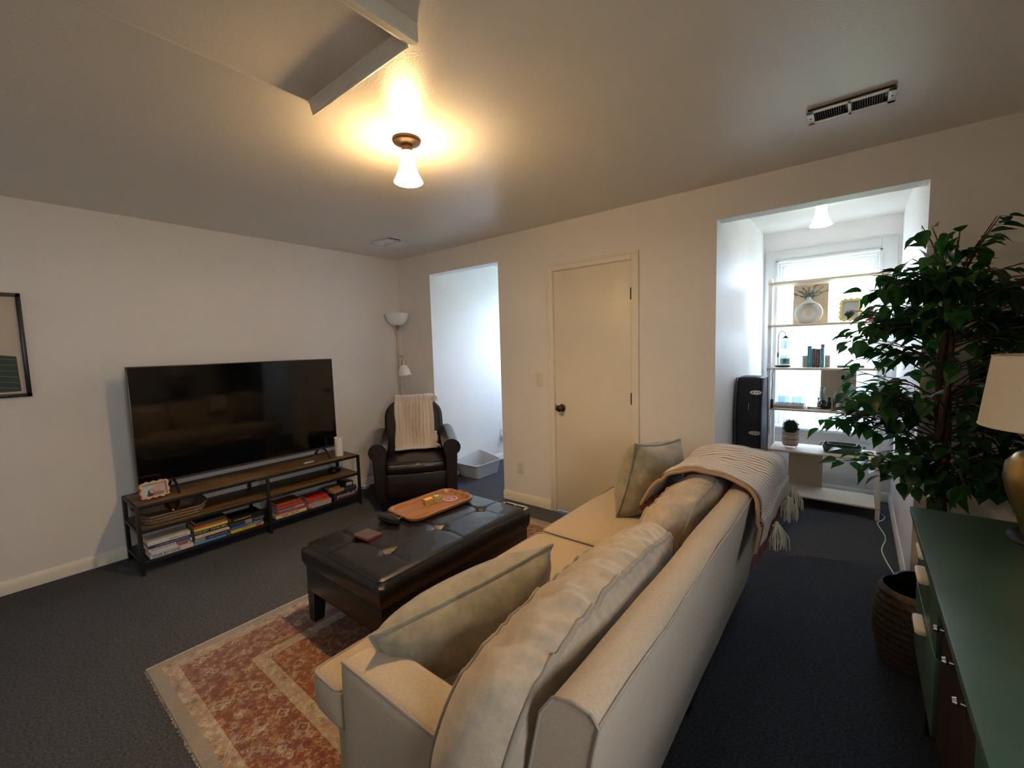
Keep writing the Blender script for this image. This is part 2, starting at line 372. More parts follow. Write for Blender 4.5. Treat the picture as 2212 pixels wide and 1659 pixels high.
def dormer(k, xl, xr):
    a, b = WIN[k]
    struct('wall_dormer_left_%d' % k, B(xl-.12, xl, t, DD+t, 0, H), 'wall_paint')
    struct('wall_dormer_right_%d' % k, B(xr, xr+.12, t, DD+t, 0, H), 'wall_paint')
    bm = NB()
    for p in ((xl, a-.02, 0, H), (b+.02, xr, 0, H), (a-.02, b+.02, 0, WZ0-.02), (a-.02, b+.02, WZ1+.02, H)): box(bm, p[0], p[1], DD, DD+t, p[2], p[3])
    struct('wall_dormer_back_%d' % k, bm, 'wall_paint')
    w = struct('window_%d' % k, B(a-.02, a+.012, DD+.01, DD+t, WZ0-.02, WZ1+.02), 'window_paint')
    w['label'] = 'white sash window in the dormer'
    bm = NB()
    box(bm, b-.012, b+.02, DD+.01, DD+t, WZ0-.02, WZ1+.02); box(bm, a+.012, b-.012, DD+.01, DD+t, WZ1-.012, WZ1+.02); box(bm, a+.012, b-.012, DD+.01, DD+t, WZ0-.02, WZ0+.012)
    mk('jamb', bm, 'window_paint', w)
    zm = 1.41
    for nm, z0, z1, y in (('upper_sash', zm-.02, WZ1-.012, DD+.075), ('lower_sash', WZ0+.012, zm+.02, DD+.045)):
        bm = NB(); s = .035
        box(bm, a+.012, a+.012+s, y, y+.028, z0, z1, .003); box(bm, b-.012-s, b-.012, y, y+.028, z0, z1, .003)
        box(bm, a+.012+s, b-.012-s, y, y+.028, z1-s, z1, .003); box(bm, a+.012+s, b-.012-s, y, y+.028, z0, z0+s, .003)
        so = mk(nm, bm, 'window_paint', w)
        mk('pane', B(a+.012+s, b-.012-s, y+.012, y+.016, z0+s, z1-s), 'pane_glass', so)
    # casing: flat outer board, stepped inner bead
    ox0, ox1, oz1 = a-.115, b+.125, WZ1+.115
    ox0 = max(ox0, xl+.002); ox1 = min(ox1, xr-.002)
    for nm, p in (('casing', (ox0, a-.02, WZ0-.03, oz1)), ('casing', (b+.02, ox1, WZ0-.03, oz1)), ('casing', (a-.02, b+.02, WZ1+.02, oz1))):
        bm = B(p[0], p[1], DD-.016, DD, p[2], p[3], .003)
        mk(nm, bm, 'window_paint', w)
    bm = B(a-.03, a-.008, DD-.028, DD+.01, WZ0, WZ1+.03, .005); box(bm, b+.008, b+.03, DD-.028, DD+.01, WZ0, WZ1+.03, .005); box(bm, a-.03, b+.03, DD-.028, DD+.01, WZ1+.008, WZ1+.03, .005)
    mk('bead', bm, 'window_paint', w)
    mk('sill', B(ox0, ox1, DD-.05, DD+.012, WZ0-.05, WZ0-.02, .006), 'window_paint', w)
    mk('apron', B(ox0+.02, ox1-.02, DD-.014, DD, WZ0-.11, WZ0-.05, .003), 'window_paint', w)
dormer(1, X1L, X1R); dormer(2, X2L, X2R)

def baseb(name, p0, p1, nrm, h=.085, th=.013):
    """baseboard with an ogee top between two floor points; nrm points into the room"""
    p0 = Vector((*p0, 0)); p1 = Vector((*p1, 0)); n = Vector((*nrm, 0))
    prof = [(0, 0), (th, 0), (th, h-.022), (th*.75, h-.015), (th*.55, h-.006), (th*.3, h), (0, h)]
    bm = NB(); A = [bm.verts.new(p0+n*a+Vector((0, 0, z))) for a, z in prof]; C = [bm.verts.new(p1+n*a+Vector((0, 0, z))) for a, z in prof]
    for i in range(len(prof)): j = (i+1) % len(prof); bm.faces.new((A[i], A[j], C[j], C[i]))
    bm.faces.new(A[::-1]); bm.faces.new(C)
    struct(name, bm, 'trim_paint', smooth=25)
baseb('baseboard_left', (0, YF), (0, 0), (1, 0))
baseb('baseboard_back_1', (0, 0), (X1L, 0), (0, -1))
baseb('baseboard_back_2', (X1R, 0), (DX0-.057, 0), (0, -1))
baseb('baseboard_back_3', (DX1+.057, 0), (X2L, 0), (0, -1))
baseb('baseboard_back_4', (X2R, 0), (XR, 0), (0, -1))
baseb('baseboard_right', (XR, YF), (XR, 0), (-1, 0))
for k, xl, xr in ((1, X1L, X1R), (2, X2L, X2R)):
    baseb('baseboard_dormer_left_%d' % k, (xl, 0), (xl, DD), (1, 0))
    baseb('baseboard_dormer_right_%d' % k, (xr, 0), (xr, DD), (-1, 0))
    baseb('baseboard_dormer_back_%d' % k, (xl, DD), (xr, DD), (0, -1))

# door with casing, hinges, knob
door = struct('door_1', B(DX0+.004, DX1-.004, .006, .041, .012, DZ-.004, .002), 'door_paint')
bm = lathe(NB(), [(0, 0), (.031, 0), (.033, .004), (.028, .009), (.013, .012), (.012, .03), (.02, .036), (.0275, .046), (.027, .058), (.018, .066), (0, .068)], 24)
kx = DX0+.066
bmesh.ops.transform(bm, matrix=T(kx, .006, .91) @ RX(PI/2), verts=bm.verts)
mk('knob', bm, 'bronze', door)
for z in (1.80, 1.02, .25):
    bm = NB(); tube(bm, [(DX1+.002, -.004, z-.045), (DX1+.002, -.004, z+.045)], .0075, 8)
    box(bm, DX1-.012, DX1+.008, -.001, .006, z-.042, z+.042)
    mk('hinge', bm, 'bronze', door)
mk('latch_plate', B(DX0+.0, DX0+.006, .001, .02, .88, .94), 'bronze', door)
bm = NB()
for a, b, z0, z1 in ((DX0-.057, DX0-.001, 0, DZ+.057), (DX1+.001, DX1+.057, 0, DZ+.057), (DX0-.001, DX1+.001, DZ+.001, DZ+.057)):
    box(bm, a, b, -.012, 0, z0, z1, .003)
for a, b, z0, z1 in ((DX0-.057, DX0-.04, 0, DZ+.057), (DX1+.04, DX1+.057, 0, DZ+.057), (DX0-.04, DX1+.04, DZ+.04, DZ+.057)):
    box(bm, a, b, -.018, -.010, z0, z1, .003)
box(bm, DX0-.001, DX0+.003, 0, .1, 0, DZ+.001); box(bm, DX1-.003, DX1+.001, 0, .1, 0, DZ+.001); box(bm, DX0+.003, DX1-.003, 0, .1, DZ-.003, DZ+.001)
struct('trim_1', bm, 'trim_paint')

# attic hatch in the ceiling
hx0, hx1, hy0, hy1 = 2.338, 2.93, -3.45, -2.150
h = thing('attic_hatch', 'pull-down attic hatch panel with moulded wooden edging in the ceiling', 'hatch', (hx0, hy1, H))
mk('panel', B(hx0+.006, hx1, hy0, hy1, H-.005, H-.001, .002), 'ceiling_paint', h, W=True)
def mould(name, p0, p1, inward, prof):
    p0 = Vector(p0); p1 = Vector(p1); n = Vector(inward); bm = NB()
    A = [bm.verts.new(p0+n*a+Vector((0, 0, z))) for a, z in prof]; C = [bm.verts.new(p1+n*a+Vector((0, 0, z))) for a, z in prof]
    for i in range(len(prof)): j = (i+1) % len(prof); bm.faces.new((A[i], A[j], C[j], C[i]))
    bm.faces.new(A[::-1]); bm.faces.new(C); return mk(name, bm, 'hatch_paint', h, 20, W=True)
mould('end_moulding', (hx0, -2.128, H), (hx1+.002, -2.128, H), (0, -1, 0), [(0, 0), (0, -.052), (.006, -.054), (.009, -.050), (.010, -.043), (.013, -.040), (.017, -.020), (.017, -.016), (.022, -.013), (.024, -.005), (.024, 0)])
mould('side_moulding', (2.978, hy0, H), (2.978, -2.126, H), (-1, 0, 0), [(0, 0), (0, -.050), (.004, -.054), (.018, -.054), (.021, -.050), (.032, -.050), (.036, -.046), (.046, -.044), (.046, 0)])
mk('edge_strip', B(hx0-.004, hx0+.006, hy0, hy1, H-.007, H, .001), 'hatch_paint', h, W=True)

# registers
def register(name, label, cx, cy, w, d, z, dn, mframe, drop=.008, msl='bronze', nslat=13):
    g = thing(name, label, 'vent', (cx, cy, z)); s = -1 if dn else 1
    bm = NB(); e = .016
    z0, z1 = sorted((s*drop, s*(drop+.004)))
    for p in ((-w/2, w/2, -d/2, -d/2+e*1.4), (-w/2, w/2, d/2-e*1.4, d/2), (-w/2, -w/2+e*1.6, -d/2, d/2), (w/2-e*1.6, w/2, -d/2, d/2), (-.006, .006, -d/2, d/2)): box(bm, *p, z0, z1, .001)
    mk('frame', bm, mframe, g)
    b0, b1 = sorted((s*.0005, s*drop))
    mk('duct', B(-w/2+.008, w/2-.008, -d/2+.006, d/2-.006, *sorted((s*.0005, s*.002))), 'black_metal', g)
    mk('collar', box(B(-w/2+.006, w/2-.006, -d/2+.005, -d/2+.009, b0, b1), -w/2+.006, w/2-.006, d/2-.009, d/2-.005, b0, b1), msl, g)
    sl = None
    for side in (-1, 1):
        for i in range(nslat):
            x = side*(.012+(w/2-.045)*(i+.5)/nslat)
            if sl is None: sl = mk('slat', B(-.0012, .0012, -d/2+e*1.3, d/2-e*1.3, *sorted((s*.002, s*(drop+.001))), m=RY(.5)), msl, g); sl.location = (x, 0, 0)
            else: clone(sl, g, location=(x, 0, 0))
    for x in (-w/2+.012, w/2-.012):
        mk('screw', lathe(NB(), [(0, s*(drop+.006)), (.004, s*(drop+.005)), (.0045, s*(drop+.004))], 10, (x, 0, 0)), 'black_metal', g)
    return g
register('ceiling_vent', 'long white ceiling register with dark louvres outside the plant dormer', 4.003, -.622, .30, .142, H, True, 'vent_white', .011)
register('ceiling_vent', 'small white ceiling register in the corner above the floor lamp', .647, -.604, .28, .142, H, True, 'vent_white', .010, 'white_plastic', 9)
register('floor_vent', 'white framed floor register in carpet beside the door', 1.69, -.135, .28, .11, 0, False, 'white_plastic', .004)

# switch and outlets
def plate(name, label, cat, loc, nrm, kind):
    g = thing(name, label, cat, loc, (0, 0, {'-y': 0, '+x': PI/2}[nrm]))
    bm = B(-.035, .035, -.006, 0, -.057, .057, .002); mk('plate', bm, 'cream_plastic', g)
    if kind == 'switch':
        mk('toggle', B(-.005, .005, -.016, -.006, -.010, .012, .002, m=T(0, 0, 0) @ RX(.3)), 'cream_plastic', g)
    else:
        for z in (.022, -.022):
            f = mk('socket', prism(NB(), rrect(.034, .030, .010), 0, .002, T(0, -.006, z) @ RX(PI/2)), 'cream_plastic', g)
            bm = NB()
            for x in (-.007, .007): box(bm, x-.0015, x+.0015, -.0088, -.0078, z-.001, z+.008)
            lathe(bm, [(0, 0), (.003, 0)], 8, m=T(0, -.0085, z-.009) @ RX(PI/2)); mk('slot', bm, 'black_plastic', f)
    return g
plate('light_switch', 'cream toggle light switch on wall left of the door', 'switch', (1.912, 0, 1.143), '-y', 'switch')
plate('wall_outlet', 'cream wall outlet low on the wall beside the door', 'outlet', (1.676, 0, .326), '-y', 'outlet')
plate('wall_outlet', 'white wall outlet inside the bright narrow dormer', 'outlet', (X1L, 1.09, .34), '+x', 'outlet')
g = thing('air_freshener', 'white plug-in air freshener in the dormer outlet', 'air freshener', (X1L, 1.09, .29), PI/2)
mk('body', B(-.03, .03, -.05, -.010, -.055, .03, .010, 3), 'white_plastic', g); mk('vent_face', B(-.018, .018, -.054, -.05, -.03, .005, .003), 'litter_grey', g)

# lamps
def ceiling_lamp(label, loc, glass, bulb):
    g = thing('ceiling_lamp', label, 'lamp', loc)
    mk('canopy', lathe(NB(), [(0, 0), (.066, 0), (.067, -.008), (.062, -.016), (.054, -.017), (.046, -.022), (.030, -.026), (.027, -.034), (.0, -.036)], 40), 'bronze', g)
    bm = lathe(NB(), [(0, -.03), (.026, -.032), (.026, -.058), (.0, -.06)], 24); mk('collar', bm, 'bronze', g)
    R = [(.026, -.056), (.034, -.058), (.036, -.064), (.033, -.072), (.034, -.090), (.037, -.115), (.043, -.140), (.053, -.165), (.064, -.188), (.068, -.196)]
    prof = R + [(.065, -.198)] + [(r-.003, z) for r, z in R[::-1][1:]]
    mk('shade', lathe(NB(), prof, 40), glass, g)
    mk('bulb', lathe(NB(), [(0, -.06), (.012, -.065), (.014, -.09), (.024, -.115), (.028, -.135), (.024, -.155), (.012, -.167), (0, -.17)], 20), bulb, g)
    return g
mat('bulb_warm', (.8, .8, .8), .4, emit=(1, .64, .30), es=LAMP*13)
mat('bulb_cool', (.8, .8, .8), .4, emit=(.92, .97, 1), es=LAMP2*2)
ceiling_lamp('lit bell-glass ceiling lamp with bronze canopy in the middle of the room', (2.356, -1.687, H), 'lamp_glass_warm', 'bulb_warm')
ceiling_lamp('white bell-glass ceiling lamp inside the dormer above the shelf', (3.828, .80, H), 'lamp_glass_cool', 'bulb_cool')

# outside: lawn, neighbouring house, trees, all far overexposed
struct('ground', B(-30, 35, -40, 60, -3.4, -3.2), 'ext_lawn')
hs = thing('house', 'pale neighbouring house with grey gable roof seen through the window', 'house', (5.5, 13, -3.2))
mk('wall', B(-3.2, 3.2, 0, 6, 0, 3.6), 'ext_wall', hs)
mk('gable', prism(NB(), [(-3.2, 3.6), (3.2, 3.6), (0, 5.6)], -6, 0, RX(PI/2)), 'ext_wall', hs)
bm = NB()
for s in (-1, 1): box(bm, -.1, 4.1, -.3, 6.3, 0, .12, m=Matrix(((s, 0, 0, 0), (0, 1, 0, 0), (0, 0, 1, 5.6), (0, 0, 0, 1))) @ RY(math.atan2(2.0, 3.2)))
mk('roof', bm, 'ext_roof', hs)
for x in (-1.6, 0, 1.6):
    f = mk('window', B(x-.4, x+.4, -.05, 0, 1.6, 2.9), 'window_paint', hs); mk('pane', B(x-.33, x+.33, -.06, -.05, 1.67, 2.83), 'ext_roof', f)
def out_tree(loc, s, label):
    g = thing('garden_tree', label, 'tree', loc)
    mk('trunk', tube(NB(), [(0, 0, 0), (.05, 0, 1.5), (0, .1, 3)], [.16, .13, .08], 8), 'bark', g)
    bm = NB()
    for i in range(26):
        a = random.random()*2*PI; z = random.uniform(1.8, 4.6); r = random.uniform(0, 1.1)
        tt = NB(); bmesh.ops.create_icosphere(tt, subdivisions=2, radius=random.uniform(.35, .7))
        for v in tt.verts: v.co *= 1+.25*nz(v.co.x*4+i, v.co.y*4, v.co.z*4)
        merge(bm, tt, T(r*math.cos(a), r*math.sin(a), z))
    mk('crown', bm, 'ext_leaf', g); g.scale = (s, s, s)
out_tree((3.0, 9, -3.2), 1.15, 'green garden tree outside the window beside the house')
out_tree((7.6, 10, -3.2), 1.0, 'smaller green garden tree outside the window past the house')

# curtain: gathered sheer cafe panel over the lower sash
def curtain(label, a, b, z0, z1, y, ph):
    def f(u, v):
        x = a+(b-a)*u; amp = .012+.012*v
        return (x+.006*nz(u*9+ph, v*2), y+amp*math.sin(u*52+2.2*nz(u*4+ph, v*1.5))+.008*nz(u*20, v*3, ph), z1+(z0-z1)*v)
    bm = NB(); grid(bm, 110, 14, f)
    return one('sheer_curtain', bm, 'sheer', label, 'curtain', group=None)
curtain('sheer white cafe curtain over the lower window pane behind the shelf', 3.455, 3.80, .63, 1.40, DD-.065, 1)
curtain('thin white cafe curtain panel behind the bottles and the plant', 3.81, 4.175, .63, 1.40, DD-.065, 5)
bm = NB(); tube(bm, [(3.40, DD-.062, 1.405), (4.235, DD-.062, 1.405)], .006, 8)
for x in (3.40, 4.235): box(bm, x-.006, x+.006, DD-.066, DD-.014, 1.395, 1.415)
one('curtain_rod', bm, 'white_frame', 'thin white tension rod carrying the cafe curtains', 'curtain rod')
curtain('sheer white curtain in the narrow dormer beyond the armchair', .65, 1.35, .63, 1.40, DD-.065, 9)
# ------------------------------------------------------------------ rug
RX0, RX1, RY0, RY1 = 1.565, 3.10, -2.69, -.265
rw, rl = RX1-RX0, RY1-RY0
rug_mat(rw/2, rl/2)
g = thing('area_rug', 'rust and cream oriental area rug with floral borders under the ottoman', 'rug', ((RX0+RX1)/2, (RY0+RY1)/2, 0))
mk('pile', B(-rw/2, rw/2, -rl/2, rl/2, .0005, .011, .003), 'rug_pile', g)
mat('rug_binding', (.55, .48, .38), .95, var=.2, vs=90, bump=.6, bs=300)
for s in (-1, 1):
    bm = NB()
    n = 300
    for i in range(n):
        x = -rw/2+rw*(i+.5)/n; l = random.uniform(.008, .015)
        y0 = s*(rl/2-.006); dx = random.uniform(-.004, .004)
        q = [bm.verts.new(p) for p in ((x-.0024, y0, .009), (x+.0024, y0, .009), (x+.0022+dx, y0+s*l, .002), (x-.0022+dx, y0+s*l, .002))]
        bm.faces.new(q)
    f = mk('fringe', bm, 'rug_binding', g); f['kind'] = 'stuff'
for s in (-1, 1): mk('selvage', tube(NB(), [(s*rw/2, -rl/2, .006), (s*rw/2, rl/2, .006)], .006, 6), 'rug_binding', g)

# ------------------------------------------------------------------ cushions
def cushion_f(L, Hh, Tt, k=.55, edge=.66, bulge=.05, wr=0, seed=0, wfreq=7):
    def f(u, v, w):
        u1 = u*math.sqrt(max(0, 1-k*v*v/2)); v1 = v*math.sqrt(max(0, 1-k*u*u/2))
        per = max(abs(u), abs(v))
        th = edge+(1-edge)*(1-u*u)*(1-v*v)*1.05
        puff = 1+bulge*(1-w*w)*per**3
        x = u1*L/2*puff; z = v1*Hh/2*(1+2.2*bulge*(1-w*w)*per**3); y = w*Tt/2*th
        if wr:
            a = per**4
            z += wr*a*nz(u*L*wfreq*1.6+seed, w*1.1, v*.7)*(1 if v > -.5 else .2)
            y += wr*.7*(1-a)*nz(u*L*wfreq*.5+seed, v*3, w*2)
            z += wr*.8*nz(u*2.2+seed, v*1.4)
        return Vector((x, y, z))
    return f
def loop_uv(n=22):
    p = []
    for a, b in (((-1, -1), (1, -1)), ((1, -1), (1, 1)), ((1, 1), (-1, 1)), ((-1, 1), (-1, -1))):
        for i in range(n): p.append((a[0]+(b[0]-a[0])*i/n, a[1]+(b[1]-a[1])*i/n))
    return p
def cushion(parent, name, m, f, post, n=(56, 18, 12), pipes=(-1, 1), pr=.0068, pm='piping'):
    """f maps (length, height, thickness); local x length, y thickness, z height"""
    bm = cubegrid(NB(), (n[0], n[1], n[2]), lambda u, v, w: post(f(u, v, w)))
    o = mk(name, bm, m, parent, 70, W=True)
    for w in pipes:
        mk('piping', tube(NB(), [post(f(u, v, w)) for u, v in loop_uv(n[0])], pr, 6, closed=True), pm, o, 70, W=True)
    return o

# ------------------------------------------------------------------ sofa
SY0, SY1 = -2.50, -.36
so = thing('sofa', 'beige fabric two-seat sofa with its back to the walkway', 'sofa', (3.25, -1.43, 0))
def soft(bm, it=3, f=.5):
    for _ in range(it): bmesh.ops.smooth_vert(bm, verts=bm.verts, factor=f, use_axis_x=True, use_axis_y=True, use_axis_z=True)
    return bm
mk('base', B(2.86, 3.60, SY0+.03, SY1-.03, .09, .33, .02, 3), 'sofa_fabric', so, W=True)
def arm(y0, y1, outer):
    n = (22, 6, 14)
    bm = cubegrid(NB(), n, lambda u, v, w: Vector((2.955+(u+1)/2*.655, y0+(v+1)/2*(y1-y0), .085+(w+1)/2*.49)))
    a = mk('arm', soft(bm, 2), 'sofa_fabric', so, 60, W=True)
    pts = [(2.965+.62*i/20, outer, .570) for i in range(21)]
    mk('piping', tube(NB(), pts, .0045, 6), 'piping', a, 60, W=True)
arm(SY0, SY0+.14, SY0+.007); arm(SY1-.14, SY1, SY1-.007)
# back: raked profile swept along y
prof = [(3.47, .085), (3.615, .085), (3.735, .75), (3.744, .79), (3.730, .808), (3.69, .812), (3.652, .80), (3.622, .755), (3.555, .45)]
def dense(pr, k):
    o = []
    for i in range(len(pr)):
        a, b = pr[i], pr[(i+1) % len(pr)]; d = math.dist(a, b); m = max(1, int(d/k))
        for j in range(m): o.append((a[0]+(b[0]-a[0])*j/m, a[1]+(b[1]-a[1])*j/m))
    return o
pd = dense(prof, .05); bm = NB(); ny = 50; by0, by1 = SY0+.04, SY1-.08; rings = []
for j in range(ny+1):
    y = by0+(by1-by0)*j/ny
    seam = math.exp(-((y+1.66)/.012)**2)
    rings.append([bm.verts.new((x+.004*nz(y*3, z*4)-(.006*seam if z > .6 else 0)*(1 if x > 3.68 else -1), y, z+(.006*nz(y*2.5, x*5, 3)-.004*seam if z > .7 else 0))) for x, z in pd])
for a, b in zip(rings, rings[1:]):
    for i in range(len(pd)): k = (i+1) % len(pd); bm.faces.new((a[i], a[k], b[k], b[i]))
bm.faces.new(rings[0]); bm.faces.new(rings[-1][::-1])
bk = mk('back', bm, 'sofa_fabric', so, 50, W=True)
mk('piping', tube(NB(), [(3.7445, by0+(by1-by0)*i/30, .792+.006*nz(i*.3)) for i in range(31)], .0035, 6), 'piping', bk, W=True)
mk('piping', tube(NB(), [(x, by0-.001, z) for x, z in prof[1:9]], .0035, 6), 'piping', bk, W=True)
for x, y in ((2.93, SY0+.1), (3.55, SY0+.1), (2.93, SY1-.1), (3.55, SY1-.12), (3.57, -1.43)):
    mk('leg', prism(NB(), [(-.03, -.03), (.03, -.03), (.03, .03), (-.03, .03)], .0112 if x < 3 else 0, .09, T(x, y, 0)), 'dark_wood', so, W=True)
# T-shaped seat cushions
def tcushion(y0, y1, lobe0, lobe1, seed):
    c = .03; xs0, xs1 = 2.765, 3.52; zb, zt = .325, .462
    nx = round((xs1-xs0)/c); yl0, yl1 = lobe0, lobe1; ny = round((yl1-yl0)/c); nzv = 5
    cx, cy, cz = (xs1-xs0)/nx, (yl1-yl0)/ny, (zt-zb)/nzv
    inside = lambda i, j: 0 <= i < nx and 0 <= j < ny and (xs0+(i+.5)*cx < 2.935 or y0 < yl0+(j+.5)*cy < y1)
    bm = NB(); vs = {}
    def g(i, j, k):
        if (i, j, k) not in vs: vs[(i, j, k)] = bm.verts.new((xs0+i*cx, yl0+j*cy, zb+k*cz))
        return vs[(i, j, k)]
    for i in range(nx):
        for j in range(ny):
            if not inside(i, j): continue
            bm.faces.new((g(i, j, nzv), g(i+1, j, nzv), g(i+1, j+1, nzv), g(i, j+1, nzv))); bm.faces.new((g(i, j, 0), g(i, j+1, 0), g(i+1, j+1, 0), g(i+1, j, 0)))
            for di, dj, a, b in ((-1, 0, (0, 0), (0, 1)), (1, 0, (1, 0), (1, 1)), (0, -1, (0, 0), (1, 0)), (0, 1, (0, 1), (1, 1))):
                if not inside(i+di, j+dj):
                    for k in range(nzv): bm.faces.new((g(i+a[0], j+a[1], k), g(i+b[0], j+b[1], k), g(i+b[0], j+b[1], k+1), g(i+a[0], j+a[1], k+1)))
    soft(bm, 4)
    ym = (y0+y1)/2; xm = 3.14
    for v in bm.verts:
        if v.co.z > .40:
            q = max(0, 1-((v.co.y-ym)/((y1-y0)/2))**2)*max(0, 1-((v.co.x-xm)/.40)**2)
            v.co.z += .032*q+.004*nz(v.co.x*5, v.co.y*5, seed)
    o = mk('seat_cushion', bm, 'sofa_fabric', so, 70, W=True)
    e = .009; pts = [(xs0+e, yl0+e), (2.935-e, yl0+e), (2.935-e, y0+e), (xs1-e, y0+e), (xs1-e, y1-e), (2.935-e, y1-e), (2.935-e, yl1-e), (xs0+e, yl1-e)]
    if y0 == yl0: pts.pop(2); pts.pop(1)
    if y1 == yl1: pts = [p for p in pts if p not in ((2.935-e, y1-e), (2.935-e, yl1-e))]
    pts = [Vector((*p, .4525)) for p in pts]; sm = []
    for i, p in enumerate(pts):
        a, b = pts[i-1], pts[(i+1) % len(pts)]
        r = min(.03, (a-p).length*.4, (b-p).length*.4)
        for s in range(5): tt = s/4; pa = p+(a-p).normalized()*r; pb = p+(b-p).normalized()*r; sm.append((1-tt)**2*pa+2*tt*(1-tt)*p+tt*tt*pb)
    mk('piping', tube(NB(), sm, .0045, 6, closed=True), 'piping', o, 70, W=True)
tcushion(SY0+.145, -1.255, SY0+.002, -1.255, 1)
tcushion(-1.25, SY1-.145, -1.25, SY1-.002, 2)
# back cushions
def bpost(cy, lean, zc, xc, droop=0):
    def post(p):
        x = xc+p.y+p.z*lean; z = zc+p.z+p.y*.30
        y = cy+p.x
        z -= droop*max(0, (-p.x-.22))**1.5*.9
        return Vector((x, y, z))
    return post
cushion(so, 'back_cushion', 'cushion_fabric', cushion_f(.96, .36, .33, .62, .60, .11, .018, 3, 9), bpost(-2.035, .18, .612, 3.463, .35), (70, 18, 14))
cushion(so, 'back_cushion', 'cushion_fabric', cushion_f(.99, .35, .32, .62, .60, .11, .016, 11, 8), bpost(-.965, .18, .615, 3.463), (66, 18, 14))

# ------------------------------------------------------------------ throw pillows
def pillow(label, L, Hh, Tt, mtx, seed, m='velvet'):
    loc = mtx.translation.copy()
    g = thing('throw_pillow', label, 'pillow', tuple(loc))
    def f(u, v, w):
        pin = .10
        x = u*L/2*(1-pin*(1-v*v)*abs(u)**3); z = v*Hh/2*(1-pin*(1-u*u)*abs(v)**3)
        th = (max(0, 1-abs(u)**2.6)*max(0, 1-abs(v)**2.6))**.55
        y = w*Tt/2*(th+.02)
        x += .006*nz(v*4+seed, u*3); y += .012*nz(u*3+seed, v*3, w)*(th)
        return mtx @ Vector((x, y, z))
    mk('cover', cubegrid(NB(), (26, 20, 2), f), m, g, 80, W=True)
    e = [f(u, v, 0) for u, v in loop_uv(24)]
    mk('piping', tube(NB(), e, .0075, 6, closed=True), m, g, 80, W=True)
    return g
ang = math.atan2(.56, .27)
pillow('olive-beige velvet throw pillow leaning by the sofa arm over the rug end', .68, .29, .27, T(3.08, -2.09, .532) @ RZ(1.30) @ RY(-.10) @ RX(.28), 2)
pillow('olive-beige velvet throw pillow propped against the striped throw', .44, .43, .29, T(3.16, -.72, .675) @ RZ(math.radians(76)) @ RX(.22) @ RY(.10), 6)

# ------------------------------------------------------------------ striped throw on the sofa
def path_pt(P, s):
    L = [0]
    for a, b in zip(P, P[1:]): L.append(L[-1]+math.dist(a, b))
    d = s*L[-1]
    for i in range(len(P)-1):
        if d <= L[i+1] or i == len(P)-2:
            t_ = (d-L[i])/(L[i+1]-L[i]); return tuple(a+(b-a)*t_ for a, b in zip(P[i], P[i+1]))
def smooth_path(P, n=2):
    for _ in range(n):
        Q = [P[0]]
        for a, b in zip(P, P[1:]):
            Q.append(tuple(.75*x+.25*y for x, y in zip(a, b))); Q.append(tuple(.25*x+.75*y for x, y in zip(a, b)))
        Q.append(P[-1]); P = Q
    return P
def stripe_mat(name, base, line, per, axis):
    m = mat(name, base, .95, bump=.5, bs=260, sheen=.2); nt = m.node_tree; b = nt.nodes['Principled BSDF']; N = nt.nodes.new; L = nt.links.new
    tc = N('ShaderNodeTexCoord'); sp = N('ShaderNodeSeparateXYZ'); L(tc.outputs['UV'], sp.inputs[0])
    def mth(op, a, c):
        n = N('ShaderNodeMath'); n.operation = op
        for i, v in enumerate((a, c)):
            if isinstance(v, (int, float)): n.inputs[i].default_value = v
            else: L(v, n.inputs[i])
        return n.outputs[0]
    s = mth('FRACT', mth('MULTIPLY', sp.outputs['Y'], 1/per), 0); d = mth('FRACT', mth('MULTIPLY', sp.outputs['X'], 95), 0)
    k = mth('MULTIPLY', mth('LESS_THAN', s, .30), mth('GREATER_THAN', d, .18))
    hem = mth('MAXIMUM', mth('LESS_THAN', sp.outputs['Y'], .055), mth('GREATER_THAN', sp.outputs['Y'], .97))
    mx = N('ShaderNodeMix'); mx.data_type = 'RGBA'; L(k, mx.inputs[0]); mx.inputs[6].default_value = (*base, 1); mx.inputs[7].default_value = (*line, 1)
    mh = N('ShaderNodeMix'); mh.data_type = 'RGBA'; mh.inputs[6].default_value = (.36, .23, .12, 1); mh.inputs[7].default_value = (.06, .02, .015, 1); L(k, mh.inputs[0])
    my = N('ShaderNodeMix'); my.data_type = 'RGBA'; L(hem, my.inputs[0]); L(mx.outputs[2], my.inputs[6]); L(mh.outputs[2], my.inputs[7])
    L(my.outputs[2], b.inputs['Base Color'])
stripe_mat('striped_knit', (.72, .67, .62), (.12, .07, .065), .037, 0)
def uvgrid(bm, nu, nv, f):
    V = grid(bm, nu, nv, f); uv = bm.loops.layers.uv.new('UVMap'); idx = {}
    for i in range(nu):
        for j in range(nv): idx[V[i][j]] = (i/(nu-1), j/(nv-1))
    for fc in bm.faces:
        for l in fc.loops: l[uv].uv = idx[l.vert]
th = thing('throw_blanket', 'cream and dark striped woven throw with tassels draped over the sofa back', 'blanket', (3.6, -.75, .80))
P = smooth_path([(3.285, .66), (3.315, .735), (3.345, .775), (3.40, .808), (3.50, .832), (3.60, .832), (3.68, .823), (3.745, .815), (3.778, .78), (3.776, .70), (3.758, .60)], 2)
NEAR, FAR = -1.13, -.405
def tf(u, v):
    x, z = path_pt(P, u)
    near = NEAR-.10*max(0, u-.55)+.05*math.sin(u*5)
    y = near+(FAR-near)*v
    w = .010*nz(u*6, v*7)+.006*nz(u*14, v*12, 3)
    z += (.014*math.sin(v*9+u*3)+w+.015)*(1 if .2 < u < .8 else .3); x += (.010*nz(v*6, u*3, 8)+.004)*(1 if u > .8 else (-1.6 if u < .2 else .2))
    x += (.012 if u > .85 else 0)
    return (x, y, z)
bm = NB(); uvgrid(bm, 90, 60, tf)
